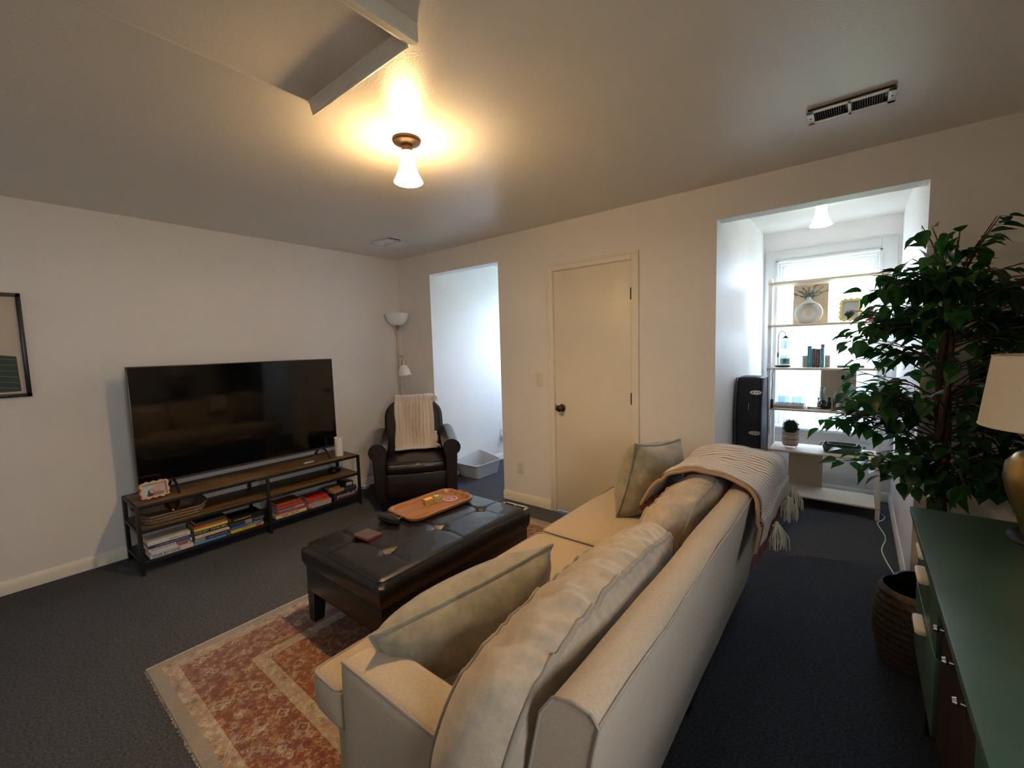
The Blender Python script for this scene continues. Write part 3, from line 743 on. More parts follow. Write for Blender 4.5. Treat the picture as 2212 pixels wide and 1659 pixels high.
o = mk('cloth', bm, 'striped_knit', th, 70, W=True); md = o.modifiers.new('thick', 'SOLIDIFY'); md.thickness = .010; md.offset = 1
bm = NB(); bm2 = NB()
def fold(v0): return [Vector(tf(u/40, v0)) for u in range(41)]
mk('folded_edge', tube(NB(), [p+Vector((0, -.004, .002)) for p in fold(0.0)], .0085, 8), flat('hem_tan', (.30, .20, .115), .9), th, 70, W=True)
def tassel(bm, p, ln, r, n, dirv=(0, 0, -1)):
    p = Vector(p)
    for i in range(n):
        a = random.random()*2*PI; q = Vector((math.cos(a)*r*random.random(), math.sin(a)*r*random.random(), 0))
        e = p+Vector(dirv)*ln*random.uniform(.8, 1.05)+q*1.8
        tube(bm, [p+q*.3, p.lerp(e, .5)+q*.8, e], [.0022, .0025, .0012], 4, caps=False)
bm = NB()
for i in range(46):
    v = i/45; p = Vector(tf(1, v)); tassel(bm, p, random.uniform(.05, .085), .006, 4)
f = mk('fringe', bm, 'maroon_yarn', th, 70, W=True); f['kind'] = 'stuff'
bm = NB()
for i in range(40):
    v = i/39; p = Vector(tf(0, v)); tassel(bm, p, random.uniform(.03, .05), .006, 3)
f = mk('fringe', bm, 'maroon_yarn', th, 70, W=True); f['kind'] = 'stuff'
for v, dz, dx in ((.50, -.02, .022), (.86, .02, .035), (.97, .05, .04)):
    p = Vector(tf(1, v))+Vector((dx, 0, dz)); bm = NB()
    tassel(bm, p, .115, .03, 70); lathe(bm, [(0, .012), (.009, .006), (.010, -.006), (.008, -.014)], 10, tuple(p))
    mk('tassel', bm, 'cream_yarn', th, 70, W=True)

# ------------------------------------------------------------------ ottoman
OX0, OX1, OY0, OY1 = 1.80, 2.495, -2.06, -.985
ot = thing('ottoman', 'dark brown leather tufted storage ottoman on the rug', 'ottoman', ((OX0+OX1)/2, (OY0+OY1)/2, .011))
ow, ol = OX1-OX0, OY1-OY0
buttons = [(x, y) for x in (-.125, .125) for y in (-.34, 0, .34)]
def topz(x, y):
    ex = max(0, abs(x)-(ow/2-.05))/.05; ey = max(0, abs(y)-(ol/2-.05))/.05; e = min(1, math.hypot(ex, ey))
    z = .425+.014*(1-(2*x/ow)**2)*(1-(2*y/ol)**2)-.030*(1-math.sqrt(max(0, 1-e*e)))
    for bx, by in buttons:
        d = math.hypot(x-bx, y-by); z -= .024*math.exp(-(d/.026)**1.4)
        # creases from the buttons along the tufting lines
        for cx, cy in ((1, 0), (-1, 0), (0, 1), (0, -1)):
            al = (x-bx)*cx+(y-by)*cy; ac = abs((x-bx)*cy-(y-by)*cx)
            if 0 < al < .24: z -= .008*math.exp(-ac/.006)*(1-al/.27)
    return z+.0012*nz(x*16, y*16)
nxo, nyo = 72, 110
bm = NB(); V = [[None]*(nyo+1) for _ in range(nxo+1)]
for i in range(nxo+1):
    for j in range(nyo+1):
        x = -ow/2+ow*i/nxo; y = -ol/2+ol*j/nyo; V[i][j] = bm.verts.new((x, y, topz(x, y)))
for i in range(nxo):
    for j in range(nyo): bm.faces.new((V[i][j], V[i+1][j], V[i+1][j+1], V[i][j+1]))
ring = [V[i][0] for i in range(nxo)]+[V[nxo][j] for j in range(nyo)]+[V[i][nyo] for i in range(nxo, 0, -1)]+[V[0][j] for j in range(nyo, 0, -1)]
prev = ring
for z, ins in ((.375, -.006), (.33, -.004), (.305, .004)):
    cur = []
    for v in ring:
        x, y = v.co.x, v.co.y; sx = 1-2*ins/ow; sy = 1-2*ins/ol; cur.append(bm.verts.new((x*sx, y*sy, z+.0015*nz(x*9, y*9))))
    for k in range(len(ring)): kk = (k+1) % len(ring); bm.faces.new((prev[k], prev[kk], cur[kk], cur[k]))
    prev = cur
bm.faces.new(prev)
lid = mk('lid', bm, 'leather', ot, 50)
for bx, by in buttons:
    mk('button', lathe(NB(), [(0, .008), (.008, .006), (.011, 0)], 14, (bx, by, topz(bx, by)+.001)), 'leather', lid)
pts = [(x, y, topz(x, y)+.001) for x, y in [(p[0], p[1]) for p in rrect(ow-.03, ol-.03, .03, 4)]]
dn = []
for a, b in zip(pts, pts[1:]+pts[:1]):
    k = max(1, int(math.dist(a, b)/.05))
    for i in range(k): x = a[0]+(b[0]-a[0])*i/k; y = a[1]+(b[1]-a[1])*i/k; dn.append((x, y, topz(x, y)+.0008))
mk('seam', tube(NB(), dn, .0028, 5, closed=True), 'leather', lid)
mk('body', B(-ow/2+.008, ow/2-.008, -ol/2+.008, ol/2-.008, .165, .304, .006), 'leather', ot)
for sx in (-1, 1):
    for sy in (-1, 1):
        x = sx*(ow/2-.045); y = sy*(ol/2-.045)
        t_ = NB(); bmesh.ops.create_cube(t_, size=1)
        for v in t_.verts: k = .037 if v.co.z > 0 else .026; v.co = Vector((x+math.copysign(k, v.co.x)+(0 if v.co.z > 0 else sx*.009), y+math.copysign(k, v.co.y)+(0 if v.co.z > 0 else sy*.009), .2 if v.co.z > 0 else 0))
        mk('leg', t_, 'dark_wood', ot, 20)
OZ = .011+.430

# things on the ottoman
tr = thing('serving_tray', 'wooden serving tray with brass handles on the ottoman', 'tray', (2.0, -1.335, OZ+.006), (0, 0, -.04))
tw, tl = .30, .50
def tray_ring(ins, z): return [(x, y, z) for x, y in rrect(tw-2*ins, tl-2*ins, .07-ins*.6, 8)]
bm = NB(); R = [[bm.verts.new(p) for p in tray_ring(i, z)] for i, z in ((.020, 0), (.004, .012), (0, .026), (.003, .030), (.014, .030), (.017, .027), (.026, .012), (.034, .008))]
for a, b in zip(R, R[1:]):
    for i in range(len(a)): j = (i+1) % len(a); bm.faces.new((a[i], a[j], b[j], b[i]))
bm.faces.new(R[0][::-1]); bm.faces.new(R[-1]); mk('tray_body', bm, 'tray_wood', tr, 30)
for s in (-1, 1):
    y = s*(tl/2-.002); yo = s*(tl/2+.026)
    mk('handle', tube(tube(tube(NB(), [(-.05, yo, .020), (.05, yo, .020)], .0045, 8), [(-.035, y, .020), (-.035, yo, .020)], .004, 8), [(.035, y, .020), (.035, yo, .020)], .004, 8), 'brass', tr)
TZ = OZ+.006+.008
sb = thing('snack_box', 'small patterned paper tray with yellow and green contents on the tray', 'box', (1.967, -1.305, TZ+.001), (0, 0, -.18))
mat('leopard', (.50, .36, .14), .8); nt = MATS['leopard'].node_tree
vv = nt.nodes.new('ShaderNodeTexVoronoi'); vv.inputs['Scale'].default_value = 90; tc = nt.nodes.new('ShaderNodeTexCoord'); rr = nt.nodes.new('ShaderNodeValToRGB')
nt.links.new(tc.outputs['Object'], vv.inputs['Vector']); nt.links.new(vv.outputs['Distance'], rr.inputs[0]); rr.color_ramp.elements[0].color = (.07, .035, .012, 1); rr.color_ramp.elements[0].position = .28; rr.color_ramp.elements[1].color = (.55, .40, .16, 1); rr.color_ramp.elements[1].position = .36
nt.links.new(rr.outputs[0], nt.nodes['Principled BSDF'].inputs['Base Color'])
bm = NB(); w_, l_, h_ = .052, .125, .034
R = [[bm.verts.new((sx*w_/2*a, sy*l_/2*(1-(1-a)*.5), z)) for sx, sy in ((-1, -1), (1, -1), (1, 1), (-1, 1))] for a, z in ((.84, 0), (1, h_), (.95, h_), (.80, .003))]
for a, b in zip(R, R[1:]):
    for i in range(4): bm.faces.new((a[i], a[(i+1) % 4], b[(i+1) % 4], b[i]))
bm.faces.new(R[0][::-1]); bm.faces.new(R[-1]); mk('carton', bm, 'leopard', sb, 20)
mk('yellow_packet', B(-.019, .019, -.052, .0, .004, .040, .004, m=RX(.12)), flat('packet_yellow', (.72, .42, .10)), sb)
mk('lip_tin', lathe(NB(), [(0, .006), (.019, .006), (.020, .010), (.020, .038), (.018, .040), (0, .040)], 24, (0, .030, 0)), flat('tin_green', (.34, .38, .16), .3), sb)
co = thing('coaster', 'round purple coaster with a pale pink rim on the tray', 'coaster', (2.015, -1.195, TZ+.001))
mk('disc', lathe(NB(), [(0, 0), (.046, 0), (.048, .002), (.048, .005), (.046, .006), (0, .006)], 40), flat('coaster_pink', (.62, .42, .48)), co)
mk('print', lathe(NB(), [(0, .0066), (.041, .0066), (.041, .006)], 40), flat('coaster_purple', (.25, .11, .20)), co)
mk('motif', box(prism(NB(), [(.008, -.012), (.03, -.004), (.012, .014)], .0067, .0072), -.016, -.011, -.028, .028, .0067, .0072), flat('coaster_pale', (.60, .46, .50)), co)
gc = thing('glasses_case', 'black leather eyeglasses case beside the tray', 'case', (1.985, -1.648, OZ+.004), (0, 0, .10))
def gcf(u, v, w):
    k = math.sqrt(max(0, 1-.55*v*v)); r = math.sqrt(max(0, 1-.5*u*u))
    return Vector((u*.082*k, v*.030*r+.012*(1-u*u), .022+w*.021*math.sqrt(max(0, 1-.6*v*v))*math.sqrt(max(.05, 1-.6*u**4))))
mk('shell', cubegrid(NB(), (16, 10, 6), gcf), 'leather', gc, 60)
mk('seam', tube(NB(), [gcf(u, v, .1) for u, v in loop_uv(12)], .0022, 5, closed=True), 'black_plastic', gc)
rb = thing('red_notebook', 'small red notebook with dark cover lying on the ottoman', 'book', (2.035, -1.818, OZ+.003), (0, 0, .08))
mk('cover', box(box(B(-.062, .062, -.047, .047, .010, .0125, .001), -.062, .062, -.047, .047, 0, .0025, .001), -.062, -.058, -.047, .047, 0, .0125, .001), flat('wine', (.16, .018, .022), .35), rb)
mk('pages', B(-.058, .060, -.045, .045, .0025, .010), flat('page_red', (.33, .05, .06), .6), rb)
mk('front', B(-.060, .060, -.0455, .0455, .0125, .0131), flat('grey_cover', (.075, .062, .066), .4), rb)
# ------------------------------------------------------------------ tv stand and what it carries
SX0, SX1, TY0, TY1 = .045, .445, -2.49, -.875
ST, SM, SB = .470, .303, .092          # tops of the three shelves
st = thing('tv_stand', 'long low tv stand of rustic brown boards on a black metal frame', 'tv stand', ((SX0+SX1)/2, (TY0+TY1)/2, 0))
q = .022
for y in (TY0, (TY0+TY1)/2-q/2, TY1-q):
    for x in (SX0, SX1-q):
        lg = mk('leg', B(x, x+q, y, y+q, 0, ST-.004, .0015), 'black_metal', st, W=True)
ym = (TY0+TY1)/2
for z in (ST, SM, SB):
    for y0, y1 in ((TY0+q, ym-q/2), (ym+q/2, TY1-q)):
        for x in (SX0, SX1-q): mk('rail', B(x+.001, x+q-.001, y0, y1, z-.022, z-.002, .001), 'black_metal', st, W=True)
    for y in (TY0, ym-q/2, TY1-q): mk('cross_bar', B(SX0+q, SX1-q, y+.001, y+q-.001, z-.022, z-.004, .001), 'black_metal', st, W=True)
    for y0, y1 in ((TY0+.012, ym), (ym, TY1-.012)):
        mk('shelf_board', B(SX0+.012, SX1-.012, y0, y1, z-.015, z, .001), 'rust_wood' if z > .2 else 'black_metal', st, W=True)
for z in (ST-.012, SM-.012):
    for dy in (-.085, -.06, -.035, .035, .06, .085):
        mk('bolt', lathe(NB(), [(0, .003), (.0035, .002), (.0045, 0)], 8, m=T(SX1-.001, ym+dy, z) @ RY(PI/2)), 'chrome', st, W=True)

# television
tv = thing('television', 'large black flat-screen television standing on the tv stand', 'television', (.23, -1.70, ST))
ty0, ty1, tz0, tz1 = -2.428, -.968, .545, 1.373
mk('bezel', B(.200, .232, ty0, ty1, tz0, tz1, .003), 'tv_bezel', tv, W=True)
mk('screen', B(.232, .2335, ty0+.006, ty1-.006, tz0+.018, tz1-.006), 'screen', tv, W=True)
mk('rear_housing', B(.165, .202, ty0+.25, ty1-.25, tz0+.06, tz1-.25, .01), 'black_plastic', tv, W=True)
mk('logo', B(.2325, .2345, -1.72, -1.675, tz0+.004, tz0+.012), 'chrome', tv, W=True)
for y, s in ((ty0+.20, -1), (ty1-.14, 1)):
    bm = tube(NB(), [(.345, y, ST+.006), (.275, y, tz0-.006), (.215, y, tz0+.01)], [.008, .009, .010], 6); tube(bm, [(.215, y, tz0+.01), (.150, y, tz0-.006), (.085, y, ST+.006)], [.010, .009, .008], 6)
    mk('foot', bm, 'black_plastic', tv, W=True)

ca = thing('pillar_candle', 'white flameless pillar candle at the end of the tv stand', 'candle', (.315, -1.0, ST+.0005))
def cz(a): return .168+.008*math.sin(a*2+.5)
bm = NB(); n = 28; Rr = []
for r, z0, up_ in ((.001, .001, 0), (.0365, 0, 0), (.0375, .004, 0), (.037, .15, 0), (.0365, 0, 1), (.033, -.004, 1), (.030, -.022, 1), (.001, -.024, 1)):
    Rr.append([bm.verts.new((r*math.cos(2*PI*i/n), r*math.sin(2*PI*i/n), z0+(cz(2*PI*i/n) if up_ else 0))) for i in range(n)])
for a, b in zip(Rr, Rr[1:]):
    for i in range(n): bm.faces.new((a[i], a[(i+1) % n], b[(i+1) % n], b[i]))
mk('wax', bm, flat('wax', (.80, .79, .78), .5), ca, 50)
mk('flame_tip', lathe(NB(), [(0, .145), (.004, .15), (.005, .157), (0, .172)], 8), flat('wick', (.7, .55, .3)), ca)

# wavy photo frame on the stand
def wavy(w, h, amp, nw, nh, n=96):
    out = []
    base = rrect(w, h, min(w, h)*.16, 8); L = [0]
    for a, b in zip(base, base[1:]+base[:1]): L.append(L[-1]+math.dist(a, b))
    for i in range(n):
        d = L[-1]*i/n; k = max(j for j in range(len(base)) if L[j] <= d); a, b = base[k], base[(k+1) % len(base)]; t_ = (d-L[k])/max(1e-9, L[k+1]-L[k])
        x, y = a[0]+(b[0]-a[0])*t_, a[1]+(b[1]-a[1])*t_
        if abs(abs(y)-h/2) < abs(abs(x)-w/2): y += math.copysign(1, y)*amp*math.cos(2*PI*nw*(x/w+.5))
        else: x += math.copysign(1, x)*amp*math.cos(2*PI*nh*(y/h+.5))
        out.append((x, y))
    return out
def wavy_frame(name, label, loc, rot, w, h, d, amp, nw, nh, m, bord):
    g = thing(name, label, 'photo frame', loc, rot); out = wavy(w, h, amp, nw, nh); inn = [(x*(1-2*bord/w), y*(1-2*bord/h)) for x, y in rrect(w, h, .006, 8)]
    inn2 = []
    for x, y in out:
        s = min((w/2-bord)/max(abs(x), 1e-6), (h/2-bord)/max(abs(y), 1e-6)); inn2.append((x*s, y*s))
    bm = NB(); M_ = T(0, 0, h/2+amp) @ RX(PI/2); R = [[bm.verts.new((x, y, z)) for x, y in o_] for o_, z in ((out, 0), (out, d*.85), ([(x*.985, y*.985) for x, y in out], d), (inn2, d), (inn2, d*.45), (inn2, 0))]
    for a, b in zip(R, R[1:]+R[:1]):
        for i in range(len(a)): j = (i+1) % len(a); bm.faces.new((a[i], a[j], b[j], b[i]))
    bmesh.ops.transform(bm, matrix=M_, verts=bm.verts); mk('frame', bm, m, g, 30)
    W_, H_ = w-2*bord, h-2*bord
    mk('backing', B(-W_/2, W_/2, -d*.3, 0, amp+bord, h+amp-bord), 'black_plastic', g)
    mk('easel', B(-.03, .03, 0, .003, 0, h*.7, m=T(0, d*.0, .01) @ RX(-.35)), 'black_plastic', g)
    return g, W_, H_, h/2+amp
pf, w_, h_, zc = wavy_frame('photo_frame', 'wavy tan photo frame with a selfie print on the tv stand', (.335, -2.362, ST+.004), (-.18, 0, PI/2+.10), .158, .112, .028, .004, 4, 2.5, flat('frame_tan', (.60, .33, .20), .5), .014)
d = -.009
def blob(cx, cy, rx, ry, m, z, name='print', n=20): return mk(name, prism(NB(), [(cx+rx*math.cos(2*PI*i/n), cy+ry*math.sin(2*PI*i/n)) for i in range(n)], 0, .0003, T(0, z, zc) @ RX(PI/2)), m, pf)
mk('print', B(-w_/2, w_/2, d-.001, d, zc-h_/2, zc+h_/2), flat('ph_blue', (.36, .50, .58), .4), pf)
blob(.048, .006, .030, .034, flat('ph_wall', (.46, .40, .40)), d-.0012); blob(-.018, -.018, .020, .022, flat('ph_hair', (.035, .025, .025)), d-.0016); blob(-.014, -.006, .014, .019, flat('ph_skin', (.50, .25, .22)), d-.002)
blob(.016, .004, .019, .026, flat('ph_skin2', (.55, .30, .27)), d-.0022); blob(.018, -.030, .034, .012, flat('ph_shirt', (.16, .17, .20)), d-.0025); blob(-.024, -.032, .020, .010, flat('ph_hair', (0, 0, 0)), d-.0025)

# streaming box, cable box, power adapter
one('streaming_stick', B(-.045, .045, -.016, .016, 0, .014, .005, 3), flat('beige_plastic', (.45, .40, .35), .4), 'small pale streaming box lying before the television', 'device', (.335, -1.30, ST+.0005), (0, 0, PI/2+.06))
ro = thing('router', 'round black network device on the middle shelf', 'router', (.20, -1.0, SM+.0005))
mk('puck', lathe(NB(), [(0, 0), (.052, 0), (.055, .005), (.052, .026), (.044, .032), (0, .034)], 30), 'black_plastic', ro)
mk('cable', tube(NB(), [(-.05, 0, .01), (-.10, .04, .02), (-.12, -.03, .08), (-.115, -.10, .12)], .0025, 6), 'black_plastic', ro)
pa = thing('power_adapter', 'white power adapter on the floor beside the tv stand', 'adapter', (.07, -.60, 0), (0, 0, .5))
mk('brick', B(-.032, .032, -.045, .045, 0, .034, .010, 3), 'white_plastic', pa)
mk('cord', tube(NB(), [(0, -.04, .02), (-.02, -.10, .035), (.02, -.18, .02), (.0, -.26, .006)], .003, 6), 'black_plastic', pa)

# woven tray on the middle shelf
wt = thing('wicker_tray', 'shallow woven wicker tray on the middle shelf of the tv stand', 'basket', (.245, -2.265, SM+.0005))
bm = NB(); R = []
for wx, wy, z in ((.26, .30, 0), (.30, .38, .055), (.315, .40, .058), (.30, .375, .056), (.25, .285, .012)):
    R.append([bm.verts.new((x, y, z+(.026*(abs(y)/(wy/2))**3 if z > .03 else 0)+.002*math.sin(i*2.4)*(z > .03))) for i, (x, y) in enumerate(rrect(wx, wy, .06, 10))])
for a, b in zip(R, R[1:]):
    for i in range(len(a)): j = (i+1) % len(a); bm.faces.new((a[i], a[j], b[j], b[i]))
bm.faces.new(R[0][::-1]); bm.faces.new(R[-1]); mk('woven_body', bm, 'wicker', wt, 50)
N_ = 64; bm = NB()
for k in range(3):
    z = .012+.018*k; pts = []
    for i, (x, y) in enumerate(rrect(.272+.014*k, .325+.026*k, .06, 16)):
        a = .003*math.sin(i*PI*.5+k*PI); pts.append((x*(1+a*6), y*(1+a*5), z+.012*(abs(y)/.19)**3*k))
    tube(bm, pts, .0055, 5, closed=True)
mk('weave', bm, 'wicker', wt, 60)
bc = thing('brass_bowl', 'brass footed cup standing in the wicker tray', 'bowl', (.22, -2.245, SM+.0135))
mk('bowl', lathe(NB(), [(0, .006), (.022, .0), (.032, .002), (.034, .008), (.020, .012), (.018, .02), (.040, .04), (.046, .085), (.044, .087), (.038, .045), (0, .03)], 30), 'gold_lamp', bc)

# books
def book(label, L, D, th_, loc, rot, col, title=None, tcol=(.8, .8, .78), size=None, toff=0, group=None, cat='book', band=None, name='book'):
    """spine along local x facing -y"""
    g = thing(name, label, cat, loc, rot, group)
    c = flat('cv_%02x%02x%02x' % tuple(int(255*x) for x in col), col, .45)
    b = max(.0015, th_*.07)
    bm = box(box(B(-L/2, L/2, 0, D, 0, b), -L/2, L/2, 0, D, th_-b, th_), -L/2, L/2, -.001, b, 0, th_, .0008)
    mk('cover', bm, c, g, 20); mk('pages', B(-L/2+.003, L/2-.003, b, D-.003, b, th_-b), 'paper', g)
    if band: mk('spine_band', B(band[0]*L, band[1]*L, -.0016, -.001, 0.001, th_-.001), flat('bd_%02x%02x%02x' % tuple(int(255*x) for x in band[2]), band[2]), g)
    if title: text(title, size or th_*.72, flat('tx_%02x%02x%02x' % tuple(int(255*x) for x in tcol), tcol), g, T(toff*L, -.0018, th_/2) @ RX(PI/2), 'title')
    return g
def ticks(g, x0, x1, th_, col, seed):
    """small unreadable print on a spine"""
    rnd = random.Random(seed); bm = NB(); x = x0
    while x < x1:
        w = rnd.uniform(.002, .005); box(bm, x, x+w, -.0016, -.001, th_*.36, th_*rnd.uniform(.52, .62)); x += w+rnd.choice((.0015, .0015, .004))
    mk('small_print', bm, flat('tx_%02x%02x%02x' % tuple(int(255*x) for x in col), col), g, 0)
def stack(y0, y1, items, x=.425, z=SB):
    zz = z+.0005
    for k, it in enumerate(items):
        th_, col, lab = it[0], it[1], it[2]; L = (y1-y0)*it[3] if len(it) > 3 and it[3] else (y1-y0); kw = it[4] if len(it) > 4 else {}
        rnd = random.Random(k+int(y0*100)); dx = kw.pop('dx', rnd.uniform(-.012, .006)); pr_ = kw.pop('tick', None)
        cy = kw.pop('cy', (y0+y1)/2+rnd.uniform(-.006, .006))
        g = book(lab, L, .15, th_, (x+dx, cy, zz), (0, 0, PI/2), col, **kw); zz += th_+.0006
        if pr_: ticks(g, pr_[0]*L, pr_[1]*L, th_, pr_[2], k)
wht, blk = (.70, .69, .68), (.012, .012, .014)
stack(-2.44, -2.20, [
    (.028, (.50, .52, .62), 'white and pale blue book at the bottom of the first stack on the lower shelf', 1, dict(title='ONE BY ONE', tcol=(.05, .05, .10), size=.026, toff=-.14, band=(.22, .48, (.62, .55, .58)))),
    (.014, (.62, .60, .58), 'thin white book with a red end, second from the bottom of the first stack', .9, dict(band=(.18, .45, (.45, .06, .06)), dx=-.012)),
    (.024, (.66, .65, .66), 'white book with grey spine picture under the navy book', 1, dict(band=(.12, .46, (.16, .17, .19)), tick=(-.44, .1, (.1, .1, .13)))),
    (.022, (.030, .035, .14), 'navy blue book under the top white book of the first stack', 1, dict(tick=(-.36, .42, (.6, .6, .7)))),
    (.026, (.62, .60, .56), 'white book with a small black mark topping the first stack', .98, dict(tick=(-.02, .40, (.08, .08, .08))))])
stack(-2.185, -1.97, [
    (.016, (.10, .30, .55), 'sky blue book at the bottom of the second stack', 1.05, dict(dx=.006, band=(.40, .46, (.03, .05, .10)))),
    (.026, (.025, .035, .075), 'dark navy book with pale end above the sky blue book', 1, dict(band=(-.5, -.20, (.22, .28, .30)), tick=(-.1, .42, (.35, .4, .5)))),
    (.018, (.62, .48, .38), 'peach-cream book under the black titled book', 1, dict(tick=(-.3, .42, (.35, .15, .12)))),
    (.030, (.015, .014, .014), 'thick black book with white lettered spine in the second stack', 1, dict(title='REQUEST  DAVID BELL', tcol=(.62, .60, .55), size=.0205, toff=-.02)),
    (.016, (.56, .56, .10), 'yellow-green book under the red and orange book', .98, {}),
    (.018, (.36, .06, .03), 'red and orange book near the top of the second stack', .95, dict(tick=(-.3, .4, (.6, .25, .05)))),
    (.020, (.03, .05, .03), 'dark green book topping the second stack', .9, dict(dx=-.02))])
stack(-1.955, -1.725, [
    (.024, (.62, .46, .02), 'yellow book with red title at the bottom of the third stack', 1, dict(title='GIRLS', tcol=(.55, .05, .08), size=.024, toff=-.05, band=(.25, .42, (.55, .10, .16)))),
    (.020, (.04, .14, .42), 'bright blue book second from the bottom of the third stack', .95, dict(tick=(0, .4, (.5, .55, .65)))),
    (.030, (.035, .045, .035), 'dark photographic book under the black book of the third stack', .98, dict(band=(-.1, .1, (.35, .26, .18)), tick=(.2, .45, (.3, .3, .3)))),
    (.034, (.012, .010, .010), 'thick black book topping the third stack', .96, dict(tick=(-.4, .1, (.6, .5, .4))))])
stack(-1.635, -1.385, [
    (.026, (.66, .55, .36), 'cream book with black letters at the bottom of the fourth stack', 1, dict(title='BABY TEETH', tcol=(.03, .025, .02), size=.024, toff=-.04)),
    (.020, (.45, .035, .03), 'red book above the cream lettered book', .98, dict(tick=(-.45, .2, (.75, .5, .4)))),
    (.022, (.10, .15, .24), 'slate blue book with grey picture in the fourth stack', .92, dict(band=(.12, .46, (.38, .38, .40)), tick=(-.42, .1, (.65, .67, .7)))),
    (.020, (.52, .05, .03), 'scarlet book near the top of the fourth stack', .85, dict(dx=-.02)),
    (.016, (.30, .10, .03), 'orange-brown book topping the fourth stack', .8, dict(dx=-.04))])
stack(-1.365, -1.165, [
    (.020, (.42, .42, .44), 'grey book with red corner at the bottom of the fifth stack', 1, dict(band=(-.5, -.40, (.45, .05, .05)), tick=(-.3, .42, (.08, .1, .2)))),
    (.022, (.46, .40, .33), 'beige book with dark letters in the fifth stack', 1, dict(tick=(-.42, .42, (.10, .09, .12)))),
    (.020, (.44, .07, .04), 'red book with blue patch in the fifth stack', .95, dict(band=(-.3, .0, (.16, .22, .42)), dx=-.01)),
    (.018, (.55, .045, .03), 'bright red book topping the fifth stack', .85, dict(dx=-.03))])
gb = thing('game_box', 'navy board game box with white lettering on the lower shelf', 'game', (.425, -1.02, SB+.0005), (0, 0, PI/2))
mk('carton', B(-.118, .118, 0, .26, 0, .066, .001), flat('game_navy', (.018, .022, .06), .35), gb)
mk('side_stripe', B(-.118, .118, -.0005, 0, .003, .008), flat('game_red', (.30, .03, .03)), gb)
text('ymmikub', .050, flat('tx_game', (.74, .68, .60)), gb, T(.0, -.0012, .034) @ RX(PI/2), 'title')
mk('badge', B(.096, .112, -.0008, 0, .036, .060), flat('game_badge', (.55, .42, .36)), gb)
one('card_box', B(-.045, .045, -.055, .055, 0, .026, .001), flat('tan_card', (.45, .24, .08)), 'small tan card box lying on the board game', 'box', (.37, -1.085, SB+.0675), (0, 0, .2))
one('card_box', B(-.04, .04, -.05, .05, 0, .022, .001), flat('brown_card', (.30, .18, .10)), 'brown card box topping the small tan box', 'box', (.34, -1.105, SB+.0945), (0, 0, .05))
one('card_box', B(-.05, .05, -.06, .06, 0, .020, .001), flat('navy_card', (.03, .05, .10)), 'flat navy card box with yellow end on the board game', 'box', (.36, -.962, SB+.0675), (0, 0, .05))
wb = thing('webcam_box', 'grey and black gadget on the navy card box', 'device', (.33, -.962, SB+.0885), (0, 0, .05))
mk('body', B(-.05, .05, -.045, .045, 0, .045, .008, 3), 'black_plastic', wb); mk('face', B(.05, .0515, -.03, .03, .008, .038), 'litter_grey', wb)

# ------------------------------------------------------------------ framed print on the left wall
pc = thing('framed_print', 'black framed art print with green hills on the wall', 'picture', (0, -3.10, 1.53))
y1_, y0_, z0_, z1_ = -2.847, -3.35, 1.212, 1.849
bm = NB()
for p in ((y0_, y1_, z0_, z0_+.022), (y0_, y1_, z1_-.022, z1_), (y0_, y0_+.022, z0_, z1_), (y1_-.022, y1_, z0_, z1_)): box(bm, .001, .026, *p, .002)
mk('frame', bm, 'black_plastic', pc, W=True)
mk('mat_board', B(.001, .010, y0_+.02, y1_-.02, z0_+.02, z1_-.02), flat('mat_cream', (.62, .54, .46), .7), pc, W=True)
hp = [(y0_+.045, z0_+.035), (y1_-.042, z0_+.035), (y1_-.046, 1.462), (-2.99, 1.478), (-3.1, 1.50), (-3.2, 1.49), (y0_+.045, 1.53)]
mk('print', prism(NB(), hp, .010, .0106, Matrix(((0, 0, 1, 0), (1, 0, 0, 0), (0, 1, 0, 0), (0, 0, 0, 1)))), flat('hill_green', (.030, .062, .045), .6), pc, W=True)
bm = NB()
for k in range(8):
    pts = [(.0108, y0_+.05+(y1_-.047-y0_-.05)*i/14, 1.50-.031*k-.02*(i/14)**1.5-.03*(i/14)*k/6) for i in range(15)]
    pts = [p for p in pts if p[2] > z0_+.04 and p[2] < 1.462+.02]
    if len(pts) > 2: tube(bm, pts, .0011, 4)
mk('print_lines', bm, flat('hill_line', (.30, .33, .30)), pc, W=True)
text('e', .06, flat('tx_grey', (.16, .15, .14)), pc, T(.0108, -2.955, 1.642) @ RZ(PI/2) @ RX(PI/2), W=True)

# ------------------------------------------------------------------ armchair
ch = thing('armchair', 'dark brown leather club armchair with rolled arms in the corner', 'armchair', (.715, -.435, 0), (0, 0, .904))
mk('base', B(-.285, .285, -.345, .28, .10, .33, .02, 3), 'leather_chair', ch)
def seatf(u, v, w):
    k = .18; x = u*.275*math.sqrt(1-k*v*v/2); y = -.055+v*.30*math.sqrt(1-k*u*u/2)
    z = .375+w*(.052+.028*(1-u*u)*(1-v*v)*(w > 0))+(.004*nz(u*5, v*5) if w > 0 else 0)
    return Vector((x, y-(.02*(1-w*w) if v < -.9 else 0), z))
sc = mk('seat_cushion', soft(cubegrid(NB(), (20, 18, 6), seatf), 1), 'leather_chair', ch, 70)
mk('piping', tube(NB(), [seatf(u, v, .95)+Vector((0, -.006 if v < -.9 else 0, -.004)) for u, v in loop_uv(12)], .005, 6, closed=True), 'leather_chair', sc, 70)
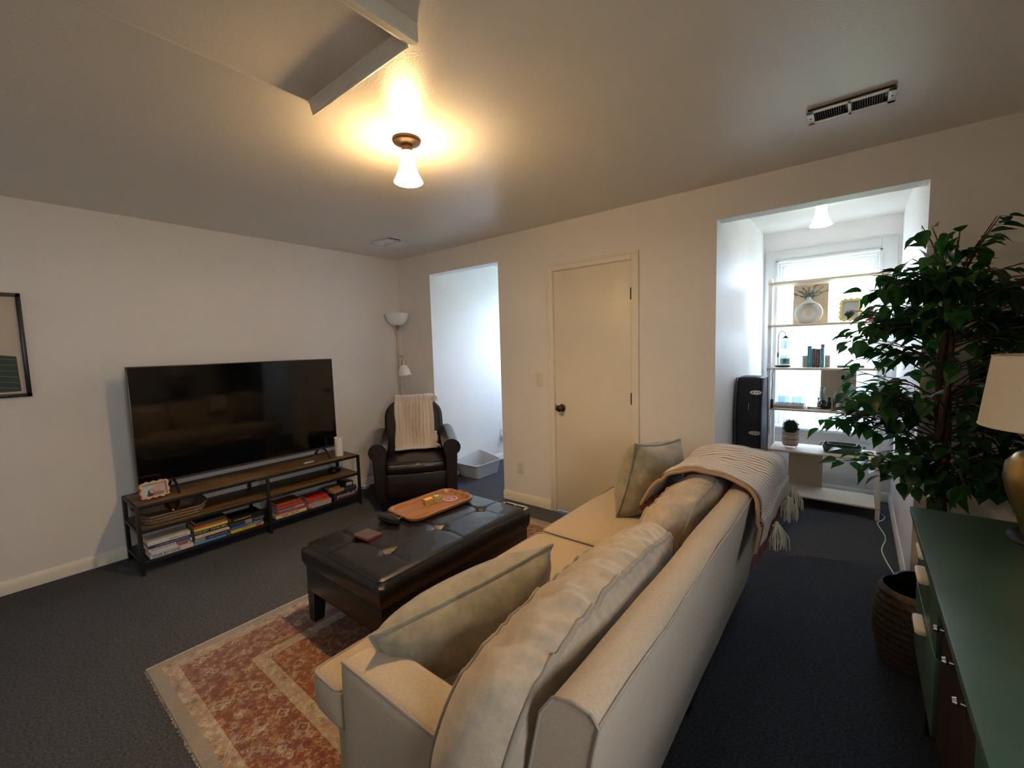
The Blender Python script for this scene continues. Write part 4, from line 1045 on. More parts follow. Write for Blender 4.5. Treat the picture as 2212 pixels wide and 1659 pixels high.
for s in (-1, 1):
    # scroll arm: panel plus roll, swept along y
    pr_ = []
    for i in range(21):
        a = math.radians(-60+300*i/20); pr_.append((s*(.325)+s*.072*math.cos(a)*1.0, .548+.072*math.sin(a)))
    xo = s*.352; xi = s*.268
    pr_ = [(xo, .10)]+[(s*(.322+.078*math.cos(math.radians(a))), .545+.075*math.sin(math.radians(a))) for a in range(-55, 216, 15)]+[(xi, .46), (xi, .10)]
    bm = NB(); rings = []
    for y, k in ((-.385, .90), (-.39, .97), (-.38, 1.0), (-.2, 1.0), (0, .98), (.15, .97), (.26, .95)):
        zoff = .035*max(0, (y+.2))/.46
        rings.append([bm.verts.new((s*.322+(x-s*.322)*k, y, (.545+(z-.545)*k if z > .2 else z)+(zoff if z > .2 else 0))) for x, z in pr_])
    for a, b in zip(rings, rings[1:]):
        for i in range(len(pr_)): j = (i+1) % len(pr_); bm.faces.new((a[i], a[j], b[j], b[i]))
    bm.faces.new(rings[0]); bm.faces.new(rings[-1][::-1])
    a_ = mk('arm', bm, 'leather_chair', ch, 40)
    mk('piping', tube(NB(), [(s*.322+(x-s*.322)*.98, -.389, .545+(z-.545)*.98 if z > .2 else z) for x, z in pr_], .0045, 6, closed=True), 'leather_chair', a_, 60)
def backf(u, v, w):
    k = .75 if v > 0 else .15
    x = u*.285*math.sqrt(1-k*(max(0, v)**6)/2.2)*(1-.05*(v < 0)*abs(v)); zz = v*math.sqrt(1-k*u**6/3.2)
    z = .588+zz*.322
    y = .20+.075*(v+1)+w*(.075+.035*(1-u*u)*(1-v*v))*(.75 if w > 0 else 1)
    return Vector((x, y, z))
bk = mk('backrest', soft(cubegrid(NB(), (22, 24, 6), backf), 1), 'leather_chair', ch, 70)
mk('piping', tube(NB(), [backf(u, v, -.92) for u, v in loop_uv(16)], .005, 6, closed=True), 'leather_chair', bk, 70)
for x in (-.29, .29):
    for y in (-.33, .27):
        t_ = NB(); bmesh.ops.create_cube(t_, size=1)
        for v in t_.verts: k = .028 if v.co.z > 0 else .019; v.co = Vector((x+math.copysign(k, v.co.x), y+math.copysign(k, v.co.y), .105 if v.co.z > 0 else 0))
        mk('leg', t_, 'dark_wood', ch, 20)
cb = thing('cotton_throw', 'cream ribbed cotton throw hanging over the leather armchair back', 'blanket', (.715, -.435, .45), (0, 0, .904))
mat('ribbed_cotton', (.70, .60, .50), .95, bump=.7, bs=150, stretch=(3, .3, .3), sheen=.3, var=.14, vs=4)
Pc = smooth_path([(-.02, .025), (.06, .05), (.103, .12), (.118, .24), (.150, .36), (.188, .455), (.225, .503), (.285, .512), (.345, .485), (.375, .40), (.382, .27)], 2)
def cf(u, v):
    y, z = path_pt(Pc, u); x = -.185+.375*v+(.015*u)
    k = .012*nz(v*7, u*2)+.004*math.sin(v*70)+.010*math.sin(v*11+u*2)
    fr = 1 if u < .55 else (-1 if u > .75 else 0)
    return (x+.012*nz(u*5, v*2, 4), y-fr*(k+.012), z+(.006+abs(k)*.4 if .5 < u < .8 else .004))
bm = NB(); grid(bm, 60, 64, cf); o = mk('cloth', bm, 'ribbed_cotton', cb, 80); md = o.modifiers.new('thick', 'SOLIDIFY'); md.thickness = .008; md.offset = 1
mk('hem', tube(NB(), [Vector(cf(0, v/30))+Vector((0, -.006, .004)) for v in range(31)], .012, 8), 'white_cotton', cb, 80)
def ctassel(p, r, ln):
    bm = NB(); tassel(bm, p, ln, r, 46); lathe(bm, [(0, .012), (.010, .006), (.012, -.006)], 10, tuple(p)); mk('tassel', bm, 'cream_yarn', cb, 70)
ctassel((.205, .065, .16), .016, .10); ctassel((.195, -.045, .075), .03, .05); ctassel((.215, .195, .52), .022, .07)

# ------------------------------------------------------------------ floor lamp
fl_ = thing('floor_lamp', 'brass torchiere floor lamp with white bowl and side reading shade', 'lamp', (.185, -.175, 0))
mk('base', lathe(NB(), [(0, 0), (.12, 0), (.125, .008), (.11, .02), (.02, .028), (0, .03)], 36), 'brass', fl_)
mk('pole', tube(NB(), [(0, 0, .02), (0, 0, 1.66)], .009, 10), 'brass', fl_)
mk('cup', lathe(NB(), [(0, 1.60), (.011, 1.60), (.014, 1.64), (.030, 1.69), (.040, 1.70), (0, 1.70)], 24), 'brass', fl_)
mk('bowl', lathe(NB(), [(.0, 1.695), (.04, 1.697), (.075, 1.715), (.10, 1.745), (.118, 1.79), (.124, 1.825), (.120, 1.825), (.113, 1.79), (.095, 1.75), (.07, 1.722), (0, 1.703)], 40), 'frosted', fl_)
mk('neck', tube(NB(), [(0, 0, 1.36), (.05, -.01, 1.37), (.09, -.02, 1.345), (.095, -.022, 1.315)], .006, 8), 'brass', fl_)
mk('socket', lathe(NB(), [(0, 1.322), (.018, 1.32), (.022, 1.275), (.024, 1.262), (0, 1.26)], 20, (.098, -.024, 0)), 'brass', fl_)
bm = lathe(NB(), [(.020, .012), (.034, .0), (.052, -.035), (.062, -.075), (.064, -.105), (.060, -.105), (.057, -.075), (.047, -.035), (.028, -.002)], 32, m=T(.100, -.025, 1.262) @ RY(-.18))
mk('reading_shade', bm, 'frosted', fl_)

# ------------------------------------------------------------------ litter box
lb = thing('litter_box', 'light grey plastic litter box on carpet in the narrow dormer', 'litter box', (.715, .455, 0), (0, 0, 0))
def lring(w, l, z, dip=0, r=.05): return [(x, y, z+(0 if not dip else dip*(1 if x < 0 else .0)+.065*max(0, -x/(w/2))**1.2*max(0, (y+l*.1)/l+.4)-.055*math.exp(-((x-w/2)/.05)**2)*math.exp(-((y-.02)/.09)**2))) for x, y in rrect(w, l, r, 8)]
bm = NB(); rr_ = [lring(.29, .36, 0), lring(.335, .425, .145, .001), lring(.365, .455, .147, .001), lring(.365, .455, .156, .001), lring(.335, .425, .156, .001), lring(.325, .415, .14, .001), lring(.28, .35, .008)]
R = [[bm.verts.new(p) for p in r] for r in rr_]
for a, b in zip(R, R[1:]):
    for i in range(len(a)): j = (i+1) % len(a); bm.faces.new((a[i], a[j], b[j], b[i]))
bm.faces.new(R[0][::-1]); bm.faces.new(R[-1]); mk('tub', bm, 'litter_grey', lb, 40)
mk('litter', prism(NB(), rrect(.29, .37, .05), .008, .04), flat('litter_sand', (.40, .38, .35), 1), lb)
# ------------------------------------------------------------------ shelf unit in the dormer
KX0, KX1, KY0, KY1 = 3.450, 4.235, 1.235, 1.575
LV = (.105, .482, .842, 1.190, 1.555, 1.915)       # tops of the boards
sh = thing('shelf_unit', 'open birch and white shelving unit in front of the dormer window', 'shelf', ((KX0+KX1)/2, (KY0+KY1)/2, 0))
for x in (KX0, KX1-.028):
    for y in (KY0, KY1-.05): mk('post', B(x, x+.028, y, y+.05, 0, LV[-1]+.03, .003), 'white_frame', sh, W=True)
for k, z in enumerate(LV): mk('board', B(KX0+.0285, KX1-.0285, KY0-.008, KY1+.004, z-.018, z, .005, 3), 'birch', sh, W=True)
for k, z in enumerate(LV):
    for x in (KX0-.003, KX1-.031): mk('board_end', B(x, x+.034, KY0-.010, KY0-.001, z-.018, z, .004), 'birch', sh, W=True)
for x0, x1, k in ((3.595, 3.85, 0), (3.815, 4.06, 2), (3.597, 3.852, 4)):
    mk('back_panel', B(x0, x1, KY1-.012, KY1-.002, LV[k]+.0005, LV[k+1]-.0185), 'birch_panel', sh, W=True)

# vase with eucalyptus
va = thing('donut_vase', 'grey ceramic ring vase on the second highest board', 'vase', (3.727, 1.37, LV[4]+.0008))
bm = NB(); nt_, ns = 40, 18; Rr = []
Rm_, rm_ = .064, .033
for i in range(nt_):
    a = 2*PI*i/nt_; rr0 = rm_*(1+.12*math.cos(a-PI/2)*-1)
    Rr.append([bm.verts.new(((Rm_+rr0*math.cos(2*PI*j/ns))*math.cos(a)*1.02, .85*rr0*math.sin(2*PI*j/ns), max(0, .097+(Rm_+rr0*math.cos(2*PI*j/ns))*math.sin(a)-.002))) for j in range(ns)])
for i in range(nt_):
    for j in range(ns): bm.faces.new((Rr[i][j], Rr[(i+1) % nt_][j], Rr[(i+1) % nt_][(j+1) % ns], Rr[i][(j+1) % ns]))
mk('ring', bm, 'vase_ceramic', va, 60)
mk('neck', lathe(NB(), [(.052, .168), (.034, .182), (.022, .195), (.017, .21), (.018, .222), (.015, .222), (.014, .205), (0, .19)], 24), 'vase_ceramic', va)
eu = thing('eucalyptus_stems', 'grey-green eucalyptus stems standing in the ring vase', 'plant', (3.727, 1.37, LV[4]+.195))
lf = None; rnd = random.Random(3)
for s in range(7):
    a = -1.0+2.0*s/6; L_ = rnd.uniform(.13, .20)*(1 if abs(a) > .3 else .75); ty = rnd.uniform(-.3, .3)
    P_ = [Vector((math.sin(a)*L_*t_*(.55+.45*t_), math.sin(ty)*L_*t_*.5, L_*t_*math.cos(a)*.9)) for t_ in (0, .25, .5, .75, 1)]
    stm = mk('stem', tube(NB(), P_, .0012, 5), flat('stem_brown', (.16, .11, .06)), eu)
    for k in range(15):
        t_ = .12+.88*k/14; p = Vector(path_pt([tuple(x) for x in P_], t_)); r = .010*(1.25-.65*t_)
        for sd in (-1, 1):
            if lf is None:
                bm = NB(); c0 = bm.verts.new((0, 0, 0)); rg = [bm.verts.new((1+math.cos(2*PI*i/8), math.sin(2*PI*i/8)*.85, .12*math.cos(4*PI*i/8))) for i in range(8)]
                bm.faces.new(rg); bm.verts.remove(c0); lf = mk('leaf', bm, 'eucalyptus', eu, 0); o = lf
            else: o = clone(lf, eu)
            o.location = p; o.scale = (r, r, r); o.rotation_euler = (rnd.uniform(-.6, .6), rnd.uniform(-.9, .3), a*0+(0 if sd > 0 else PI)+rnd.uniform(-.9, .9))
# yellow frame
wf, w_, h_, zc = wavy_frame('photo_frame', 'yellow and white wavy photo frame on the shelf behind the plant', (4.005, 1.40, LV[4]+.004), (-.12, 0, -.25), .150, .180, .018, .005, 4, 5, flat('frame_yellow', (.70, .55, .18), .5), .022)
pf = wf
mk('print', B(-w_/2, w_/2, -.0065, -.0055, zc-h_/2, zc+h_/2), flat('ph_pale', (.42, .47, .46), .4), pf)
blob(-.012, -.030, .022, .026, flat('ph_dark', (.10, .10, .14)), -.0068); blob(.016, -.034, .020, .026, flat('ph_white', (.60, .58, .56)), -.0070); blob(-.010, -.004, .010, .012, flat('ph_skin', (.5, .25, .22)), -.0072); blob(.016, -.004, .010, .012, flat('ph_skin2', (.5, .25, .22)), -.0074)
# red figure
rf = thing('red_toy', 'small red and orange toy bird beside the yellow frame', 'toy', (4.135, 1.38, LV[4]+.0008))
mk('base', lathe(NB(), [(0, 0), (.034, 0), (.038, .012), (.030, .024), (.012, .03), (0, .03)], 20), flat('toy_red', (.75, .03, .03), .3), rf)
mk('body', lathe(NB(), [(0, .028), (.026, .034), (.033, .052), (.024, .072), (0, .078)], 20), flat('toy_dark', (.03, .03, .05), .3), rf)
mk('head', lathe(NB(), [(0, .074), (.014, .078), (.017, .090), (.012, .102), (0, .106)], 16), flat('toy_orange', (.80, .13, .03), .3), rf)

# candle warmer lamp
cw = thing('candle_warmer', 'bronze gooseneck candle warmer lamp on a round wooden base', 'lamp', (3.553, 1.36, LV[3]+.0008))
mk('base', lathe(NB(), [(0, 0), (.058, 0), (.060, .004), (.060, .012), (.057, .016), (0, .016)], 36), 'dark_wood', cw)
mk('stem', tube(NB(), [(-.040, .03, .015), (-.042, .03, .14), (-.042, .03, .255), (-.034, .025, .295), (-.012, .015, .312), (.010, .005, .300), (.016, 0, .270)], .0032, 8), 'bronze', cw)
mk('switch_knob', tube(NB(), [(-.042, .03, .085), (-.042, .03, .125)], .007, 8), 'bronze', cw)
mk('cap', lathe(NB(), [(0, .272), (.010, .270), (.013, .262), (.026, .254), (.024, .250), (0, .250)], 20, (.016, 0, 0)), 'bronze', cw)
mk('glass_shade', lathe(NB(), [(.018, .252), (.024, .235), (.036, .205), (.046, .175), (.048, .160), (.045, .160), (.043, .175), (.033, .205), (.021, .235)], 24, (.016, 0, 0)), 'clear_glass', cw)
cj = thing('jar_candle', 'green jar candle under the candle warmer', 'candle', (3.567, 1.355, LV[3]+.0175))
mk('jar', lathe(NB(), [(0, 0), (.038, 0), (.040, .004), (.040, .085), (.0375, .085), (.0375, .006), (0, .006)], 30), 'clear_glass', cj)
mk('wax', lathe(NB(), [(0, .007), (.0368, .007), (.0368, .058), (0, .060)], 30), flat('wax_green', (.05, .30, .20), .5), cj)
cd = thing('lamp_cord', 'dark cord with inline switch hanging beside the shelf post', 'cord', (3.495, 1.22, .86))
mk('wire', tube(NB(), [(.012, -.004, .325), (-.002, -.002, .27), (.004, 0, .18), (-.006, .002, .10), (0, 0, .03), (-.012, -.002, -.1), (-.016, -.004, -.25)], .0022, 6), 'black_plastic', cd)
mk('inline_switch', B(-.011, .011, -.008, .008, -.02, .06, .006, 3), flat('sw_brown', (.05, .035, .03), .4), cd)

# books between bookends
def upright(label, x, th_, hgt, col, **kw):
    return book(label, hgt, .13, th_, (x, 1.335, LV[3]+.0008+hgt/2), (0, -PI/2, 0), col, **kw)
ticks(upright('teal blue book standing next to the left bookend', 3.7575, .026, .178, (.05, .28, .33)), -.055, .07, .026, (.40, .62, .62), 4)
ticks(upright('dark maroon book standing beside the teal book', 3.785, .020, .155, (.07, .02, .03)), -.06, .06, .020, (.55, .42, .42), 5)
ticks(upright('dark brown book standing third between the bookends', 3.815, .024, .152, (.10, .045, .04)), -.06, .06, .024, (.5, .42, .38), 6)
ticks(upright('turquoise book standing next to the right bookend', 3.842, .020, .160, (.05, .24, .28)), -.06, .05, .020, (.55, .6, .6), 8)
one('bookmark', B(-.012, .012, -.03, .03, 0, .03, .003), flat('lilac', (.36, .25, .50)), 'lilac bookmark sticking out above the turquoise book', 'bookmark', (3.832, 1.39, LV[3]+.161))
for x, lab in ((3.713, 'white marble bookend with a branch motif left of the books'), (3.868, 'white marble bookend with a twig motif right of the books')):
    g = thing('bookend', lab, 'bookend', (x, 1.345, LV[3]+.0008))
    mk('block', B(-.017, .017, 0, .10, 0, .098, .002), flat('marble', (.48, .48, .46), .4), g)
    bm = tube(NB(), [(0, -.001, .004), (0, -.001, .05), (-.010, -.001, .085)], .001, 4); tube(bm, [(0, -.001, .045), (.011, -.001, .078)], .001, 4); mk('motif', bm, 'black_plastic', g)
gbx = thing('flat_box', 'flat yellow-green box lying on the board behind the plant', 'box', (4.02, 1.36, LV[3]+.0008))
mk('carton', B(-.085, .085, -.06, .06, 0, .018, .001), flat('box_green', (.10, .19, .10)), gbx); mk('top_label', B(-.083, .083, -.058, .058, .018, .0185), flat('box_yellow', (.55, .56, .12)), gbx)

# glasses on their tray, bar things
ac = thing('acrylic_tray', 'clear acrylic bar tray with gold bar handles', 'tray', (3.61, 1.35, LV[2]+.0008))
bm = B(-.115, .115, -.075, .075, .004, .010, .001)
for p in ((-.115, -.110, -.075, .075), (.110, .115, -.075, .075), (-.110, .110, -.075, -.070), (-.110, .110, .070, .075)): box(bm, *p, .010, .030)
mk('tray_body', bm, flat('acrylic', (.72, .74, .76), .15), ac); mk('rail', tube(NB(), [(-.10, -.080, .016), (.10, -.080, .016)], .005, 8), 'brass', ac)
def tumbler(loc, label):
    g = thing('whiskey_glass', label, 'glass', loc, group='cut glasses on the bar tray'); n = 32
    bm = NB(); Rr = []
    for r, z, k in ((.001, 0, 0), (.036, 0, 0), (.038, .006, 1), (.041, .03, -1), (.043, .05, 1), (.044, .062, 0), (.0445, .085, 0), (.042, .085, 0), (.040, .02, 0), (.001, .016, 0)):
        Rr.append([bm.verts.new(((r+.0018*k*math.cos(i*PI*.5))*math.cos(2*PI*i/n), (r+.0018*k*math.cos(i*PI*.5))*math.sin(2*PI*i/n), z)) for i in range(n)])
    for a, b in zip(Rr, Rr[1:]):
        for i in range(n): bm.faces.new((a[i], a[(i+1) % n], b[(i+1) % n], b[i]))
    mk('glass', bm, 'clear_glass', g, 15); return g
tumbler((3.563, 1.35, LV[2]+.0115), 'cut crystal whiskey glass on the acrylic bar tray'); tumbler((3.667, 1.35, LV[2]+.0115), 'cut crystal whiskey glass on the acrylic bar tray')
jg = thing('jigger', 'tall steel bar jigger behind the small tools', 'jigger', (3.838, 1.44, LV[2]+.0008))
mk('cup', lathe(NB(), [(0, 0), (.022, 0), (.023, .004), (.0225, .17), (.0215, .17), (.0215, .01), (0, .01)], 24), 'chrome', jg)
cs = thing('corkscrew', 'wooden handled corkscrew lying on the bar shelf', 'corkscrew', (3.79, 1.30, LV[2]+.010), (0, 0, .25))
mk('handle', tube(NB(), [(-.045, 0, 0), (-.02, 0, 0), (.02, 0, 0), (.045, 0, 0)], [.010, .007, .007, .010], 10), flat('cork_wood', (.42, .24, .10)), cs)
mk('worm', tube(NB(), [(.003*math.cos(i*.9), -.008-.0022*i, .003*math.sin(i*.9)) for i in range(22)], .0013, 5), 'chrome', cs)
bo = thing('bottle_opener', 'black ring-handled bottle opener on the bar shelf', 'opener', (3.848, 1.325, LV[2]+.0008))
mk('ring', tube(NB(), [(.020*math.cos(i*PI/10), 0, .052+.020*math.sin(i*PI/10)) for i in range(20)], .005, 8, closed=True), 'black_plastic', bo)
mk('grip', B(-.028, .052, -.016, .016, 0, .030, .006), 'black_plastic', bo)
for i, (x, z, r, lab) in enumerate(((3.888, .05, .016, 'small dark stoppered bitters bottle beside the opener'), (3.815, .045, .010, 'tiny steel bar stopper beside the corkscrew'))):
    g = thing('bitters_bottle' if i == 0 else 'bottle_stopper', lab, 'bottle' if i == 0 else 'stopper', (x, 1.37, LV[2]+.0008))
    mk('body', lathe(NB(), [(0, 0), (r, 0), (r, z), (r*.5, z+.015), (r*.45, z+.03), (0, z+.03)], 16), 'black_plastic' if i == 0 else 'chrome', g)
    mk('cap', lathe(NB(), [(0, z+.03), (r*.6, z+.03), (r*.6, z+.045), (0, z+.046)], 14), 'bronze', g)
for i, (x, y, a) in enumerate(((3.87, 1.27, .4), (3.905, 1.275, -.6), (3.80, 1.262, 1.0))):
    one('cocktail_pick', tube(NB(), [(-.022, 0, .003), (0, 0, .0032), (.022, 0, .003)], [.0045, .0022, .0014], 6), 'chrome', 'small steel cocktail pick at the front edge of the bar shelf', 'pick', (x, y, LV[2]+.002), (0, 0, a), group='picks on the bar shelf')
wb = thing('whiskey_bottle', 'squat round-shouldered whiskey bottle with white label on the bar shelf', 'bottle', (3.975, 1.34, LV[2]+.0008))
def wbot(k, z): return [(x*k, y*k, z) for x, y in rrect(.125, .075, .030, 6)]
def loft(bm, rings, cap0=True, cap1=True):
    R = [[bm.verts.new(p) for p in r] for r in rings]
    for a, b in zip(R, R[1:]):
        for i in range(len(a)): j = (i+1) % len(a); bm.faces.new((a[i], a[j], b[j], b[i]))
    if cap0: bm.faces.new(R[0][::-1])
    if cap1: bm.faces.new(R[-1])
    return bm
mk('glass', loft(NB(), [wbot(.94, 0), wbot(1, .006), wbot(1, .095), wbot(.95, .125), wbot(.75, .150), wbot(.40, .170), wbot(.22, .180), wbot(.20, .235), wbot(.24, .240), wbot(.24, .250)]), 'clear_glass', wb, 50)
mk('whiskey', loft(NB(), [wbot(.90, .005), wbot(.95, .009), wbot(.95, .094)]), 'whiskey', wb, 50)
mk('label', B(-.040, .042, -.0388, -.0376, .028, .058), flat('label_white', (.62, .56, .52)), wb)
mk('stopper', lathe(NB(), [(0, .250), (.014, .250), (.016, .255), (.016, .285), (0, .288)], 16), 'black_plastic', wb)
gbot = thing('green_bottle', 'tall clear green glass bottle behind the whiskey', 'bottle', (4.005, 1.455, LV[2]+.0008))
mk('glass', lathe(NB(), [(0, 0), (.046, 0), (.048, .004), (.048, .16), (.042, .19), (.020, .22), (.016, .24), (.016, .29), (.018, .292), (.018, .30), (0, .30)], 28), 'green_glass', gbot)
bt2 = thing('liquor_bottle', 'clear square liquor bottle half hidden by the plant leaves', 'bottle', (4.115, 1.40, LV[2]+.0008))
mk('glass', loft(NB(), [[(x, y, z) for x, y in rrect(.07*k, .07*k, .012*k, 4)] for k, z in ((1, 0), (1, .15), (.8, .175), (.42, .19), (.40, .24), (.46, .242), (.46, .255))]), 'clear_glass', bt2, 40)
mk('label', B(-.030, .030, -.0365, -.0355, .03, .11), flat('label_cream', (.60, .55, .45)), bt2)

# topiary pot and green dish
tp = thing('topiary_pot', 'woven patterned pot on wire legs with a clipped boxwood ball', 'plant', (3.624, 1.355, LV[1]+.0008))
m = mat('pot_pattern', (.46, .30, .19), .85, bump=.3, bs=200); nt = m.node_tree; b = nt.nodes['Principled BSDF']; N = nt.nodes.new; L = nt.links.new
tc = N('ShaderNodeTexCoord'); sp = N('ShaderNodeSeparateXYZ'); L(tc.outputs['Object'], sp.inputs[0])
def mth(op, a, c=0):
    n = N('ShaderNodeMath'); n.operation = op
    for i, v in enumerate((a, c)):
        if isinstance(v, (int, float)): n.inputs[i].default_value = v
        else: L(v, n.inputs[i])
    return n.outputs[0]
an = mth('FRACT', mth('MULTIPLY', mth('ARCTAN2', sp.outputs['Y'], sp.outputs['X']), 6.4)); rw_ = mth('FRACT', mth('MULTIPLY', sp.outputs['Z'], 62)); bnd = mth('FRACT', mth('MULTIPLY', mth('ADD', sp.outputs['Z'], .005), 21))
k = mth('MULTIPLY', mth('MULTIPLY', mth('GREATER_THAN', an, .4), mth('GREATER_THAN', rw_, .35)), mth('LESS_THAN', bnd, .68))
mx = N('ShaderNodeMix'); mx.data_type = 'RGBA'; L(k, mx.inputs[0]); mx.inputs[6].default_value = (.40, .23, .13, 1); mx.inputs[7].default_value = (.74, .70, .64, 1); L(mx.outputs[2], b.inputs['Base Color'])
mk('pot', lathe(NB(), [(0, .022), (.050, .022), (.058, .030), (.063, .055), (.063, .140), (.060, .142), (.057, .138), (.055, .12), (0, .12)], 40), 'pot_pattern', tp)
for i in range(4):
    a = PI/4+i*PI/2+.3; c_, s_ = math.cos(a), math.sin(a)
    mk('wire_leg', tube(NB(), [(.050*c_-.010*s_, .050*s_+.010*c_, .026), (.054*c_, .054*s_, .002), (.050*c_+.010*s_, .050*s_-.010*c_, .026)], .0015, 5), 'black_metal', tp)
bm = NB(); rnd = random.Random(5)
for i in range(900):
    a = rnd.random()*2*PI; z = rnd.uniform(-.55, 1); r = math.sqrt(1-z*z); p = Vector((r*math.cos(a), r*math.sin(a), z)); c_ = p*.060*rnd.uniform(.86, 1.06)+Vector((0, 0, .185))
    u = p.orthogonal().normalized(); u.rotate(Matrix.Rotation(rnd.random()*6.28, 3, p)); w = (p+u.cross(p)*.5).normalized(); s_ = .0065
    bm.faces.new([bm.verts.new(q) for q in (c_-u*s_*.5, c_+w*s_*.6, c_+u*s_*.5, c_+w*s_*1.6)])
tp_l = mk('leaves', bm, 'moss', tp, 0); tp_l['kind'] = 'stuff'
mk('ball', lathe(NB(), [(0, .13), (.03, .135), (.050, .16), (.054, .185), (.048, .213), (.030, .234), (0, .241)], 20), flat('moss_dark', (.03, .05, .02), 1), tp)
def dish(label, loc, rz, w, l, h_):
    g = thing('baking_dish', label, 'dish', loc, (0, 0, rz))
    bm = loft(NB(), [[(x, y, z) for x, y in rrect(a*l, b_*w, .03, 6)] for a, b_, z in ((.84, .78, 0), (.90, .88, .006), (1, 1, h_-.006), (1.02, 1.03, h_), (.98, .97, h_), (.95, .93, h_-.008), (.86, .80, .010))])
    mk('bowl', bm, 'dish_green', g, 40)
    for s in (-1, 1): mk('handle', tube(NB(), [(s*l*.49, -.035, h_-.004), (s*(l*.5+.02), -.03, h_-.002), (s*(l*.5+.026), 0, h_-.001), (s*(l*.5+.02), .03, h_-.002), (s*l*.49, .035, h_-.004)], .005, 6), 'dish_green', g)
dish('green glazed rectangular baking dish on the low board', (3.985, 1.375, LV[1]+.0008), -.05, .16, .26, .058)
dish('smaller green baking dish nested inside the larger one', (3.985, 1.375, LV[1]+.0135), -.05, .115, .195, .060)

# ------------------------------------------------------------------ guitar case
gcz = 1.158
gu = thing('guitar_case', 'black guitar case standing on end against the dormer wall', 'guitar case', (3.345, .46, 0))
def caseo(z):
    k = z/gcz
    w = .31-.04*math.exp(-((k-.55)/.1)**2)-.10*max(0, (k-.7))/.3
    return w
bm = NB(); R = []
zs = [0, .01, .05, .15, .3, .45, .6, .75, .9, 1.05, gcz-.03, gcz-.008, gcz]
for z in zs:
    ins = .02 if z in (0, gcz) else (.006 if z in (.01, gcz-.008) else 0); w = caseo(z)
    R.append([(x+.092, y+.2, z) for x, y in rrect(.170-2*ins, w-2*ins, .02, 4)])
mk('shell', loft(bm, R), 'case_vinyl', gu, 40)
for xx in (.004, .18): mk('edge_binding', tube(NB(), [(xx if xx < .1 else xx-.001, .205-caseo(z)/2, z) for z in zs[1:-1]]+[(xx, .2+caseo(z)/2-.003, z) for z in zs[1:-1][::-1]], .004, 6, closed=True), flat('binding_grey', (.10, .09, .11), .4), gu)
for z in (1.045, .745, .35):
    y = .2-caseo(z)/2
    lt = mk('latch', loft(NB(), [[(x*k+.135, yy, zz*k+z) for x, zz in ((-.040, 0), (-.028, .013), (.005, .017), (.030, .014), (.044, 0), (.030, -.014), (.005, -.017), (-.028, -.013))] for k, yy in ((1, y-.001), (.95, y-.006))]), 'chrome', gu, 20)
    bm = NB()
    for dx, dw in ((-.018, .012), (.004, .008), (.022, .010)): box(bm, .135+dx-dw/2, .135+dx+dw/2, y-.010, y-.006, z-.007, z+.007, .002)
    mk('clasp', bm, flat('clasp', (.35, .33, .30), .4), lt)
y = .2-caseo(.93)/2; mk('keyhole_plate', B(.093, .096, y-.003, y-.001, .915, .965), 'chrome', gu)

# ------------------------------------------------------------------ green sideboard
EX0, EX1, EY0, EY1, EZ = 4.272, 4.70, -2.62, -.925, .80
dr = thing('sideboard', 'dark green painted sideboard with wooden lip pulls', 'sideboard', ((EX0+EX1)/2, (EY0+EY1)/2, 0))
mk('top', B(EX0-.038, EX1, EY0, EY1, EZ-.022, EZ, .002), 'green_paint', dr, W=True)
bm = NB()
yb0, yb1 = EY0+.008, EY1-.008; zb = .275
m0, m1 = -1.452, -1.93
for p in ((yb0, yb0+.018), (yb1-.018, yb1), (m0-.009, m0+.009), (m1-.009, m1+.009)): box(bm, EX0+.004, EX1, p[0], p[1], zb, EZ-.022)
box(bm, EX0+.004, EX1, yb0, yb1, zb, zb+.018); box(bm, EX1-.012, EX1, yb0, yb1, zb, EZ-.022)
mk('carcass', bm, 'green_paint', dr, W=True)
for y0, y1 in ((m0+.012, yb1-.003), (yb0+.003, m1-.012)):
    ed = (.770, .690, .520, zb+.003)
    for k in range(3):
        z1 = ed[k]; z0 = ed[k+1]+.006
        dw = mk('drawer', B(EX0-.010, EX0+.008, y0, y1, z0, z1, .002), 'green_paint', dr, W=True)
        yc = (y0+y1)/2-(.0 if y1 > -1.4 else 0); zz = z1-.036
        t_ = prism(NB(), [(0, -.056), (.014, -.056), (.022, -.052), (.026, -.044), (.026, .044), (.022, .052), (.014, .056), (0, .056)], -.009, .009, None, .003)
        bmesh.ops.transform(t_, matrix=T(EX0-.010, yc, zz) @ Matrix.Diagonal((-1, 1, 1, 1)), verts=t_.verts)
        mk('handle', t_, flat('pull_wood', (.70, .64, .58), .3), dw, 40, W=True)
dw_ = (m0-m1-.024)/3
for k in range(3):
    y1 = m0-.012-k*dw_; y0 = y1-dw_+.004
    d_ = mk('reeded_door', B(EX0+.004, EX0+.016, y0, y1, zb+.02, EZ-.030), 'dark_slat', dr, W=True)
    n = 7
    for i in range(n):
        yy = y0+(y1-y0)*(i+.5)/n; r = (y1-y0)/n/2*.92
        mk('reed', tube(NB(), [(EX0+.005, yy, zb+.022), (EX0+.005, yy, EZ-.032)], r*.8, 6), 'dark_slat', d_, W=True)
    mk('knob', lathe(NB(), [(0, .022), (.008, .021), (.010, .014), (.005, .008), (.006, 0)], 14, m=T(EX0-.003, y1-.03, .64) @ RY(-PI/2)), 'chrome', d_, W=True)
for x in (EX0+.04, EX1-.05):
    for y in (EY0+.10, EY1-.10): mk('leg', prism(NB(), [(-.018, -.018), (.018, -.018), (.018, .018), (-.018, .018)], 0, zb, T(x, y, 0)), 'dark_slat', dr, W=True)

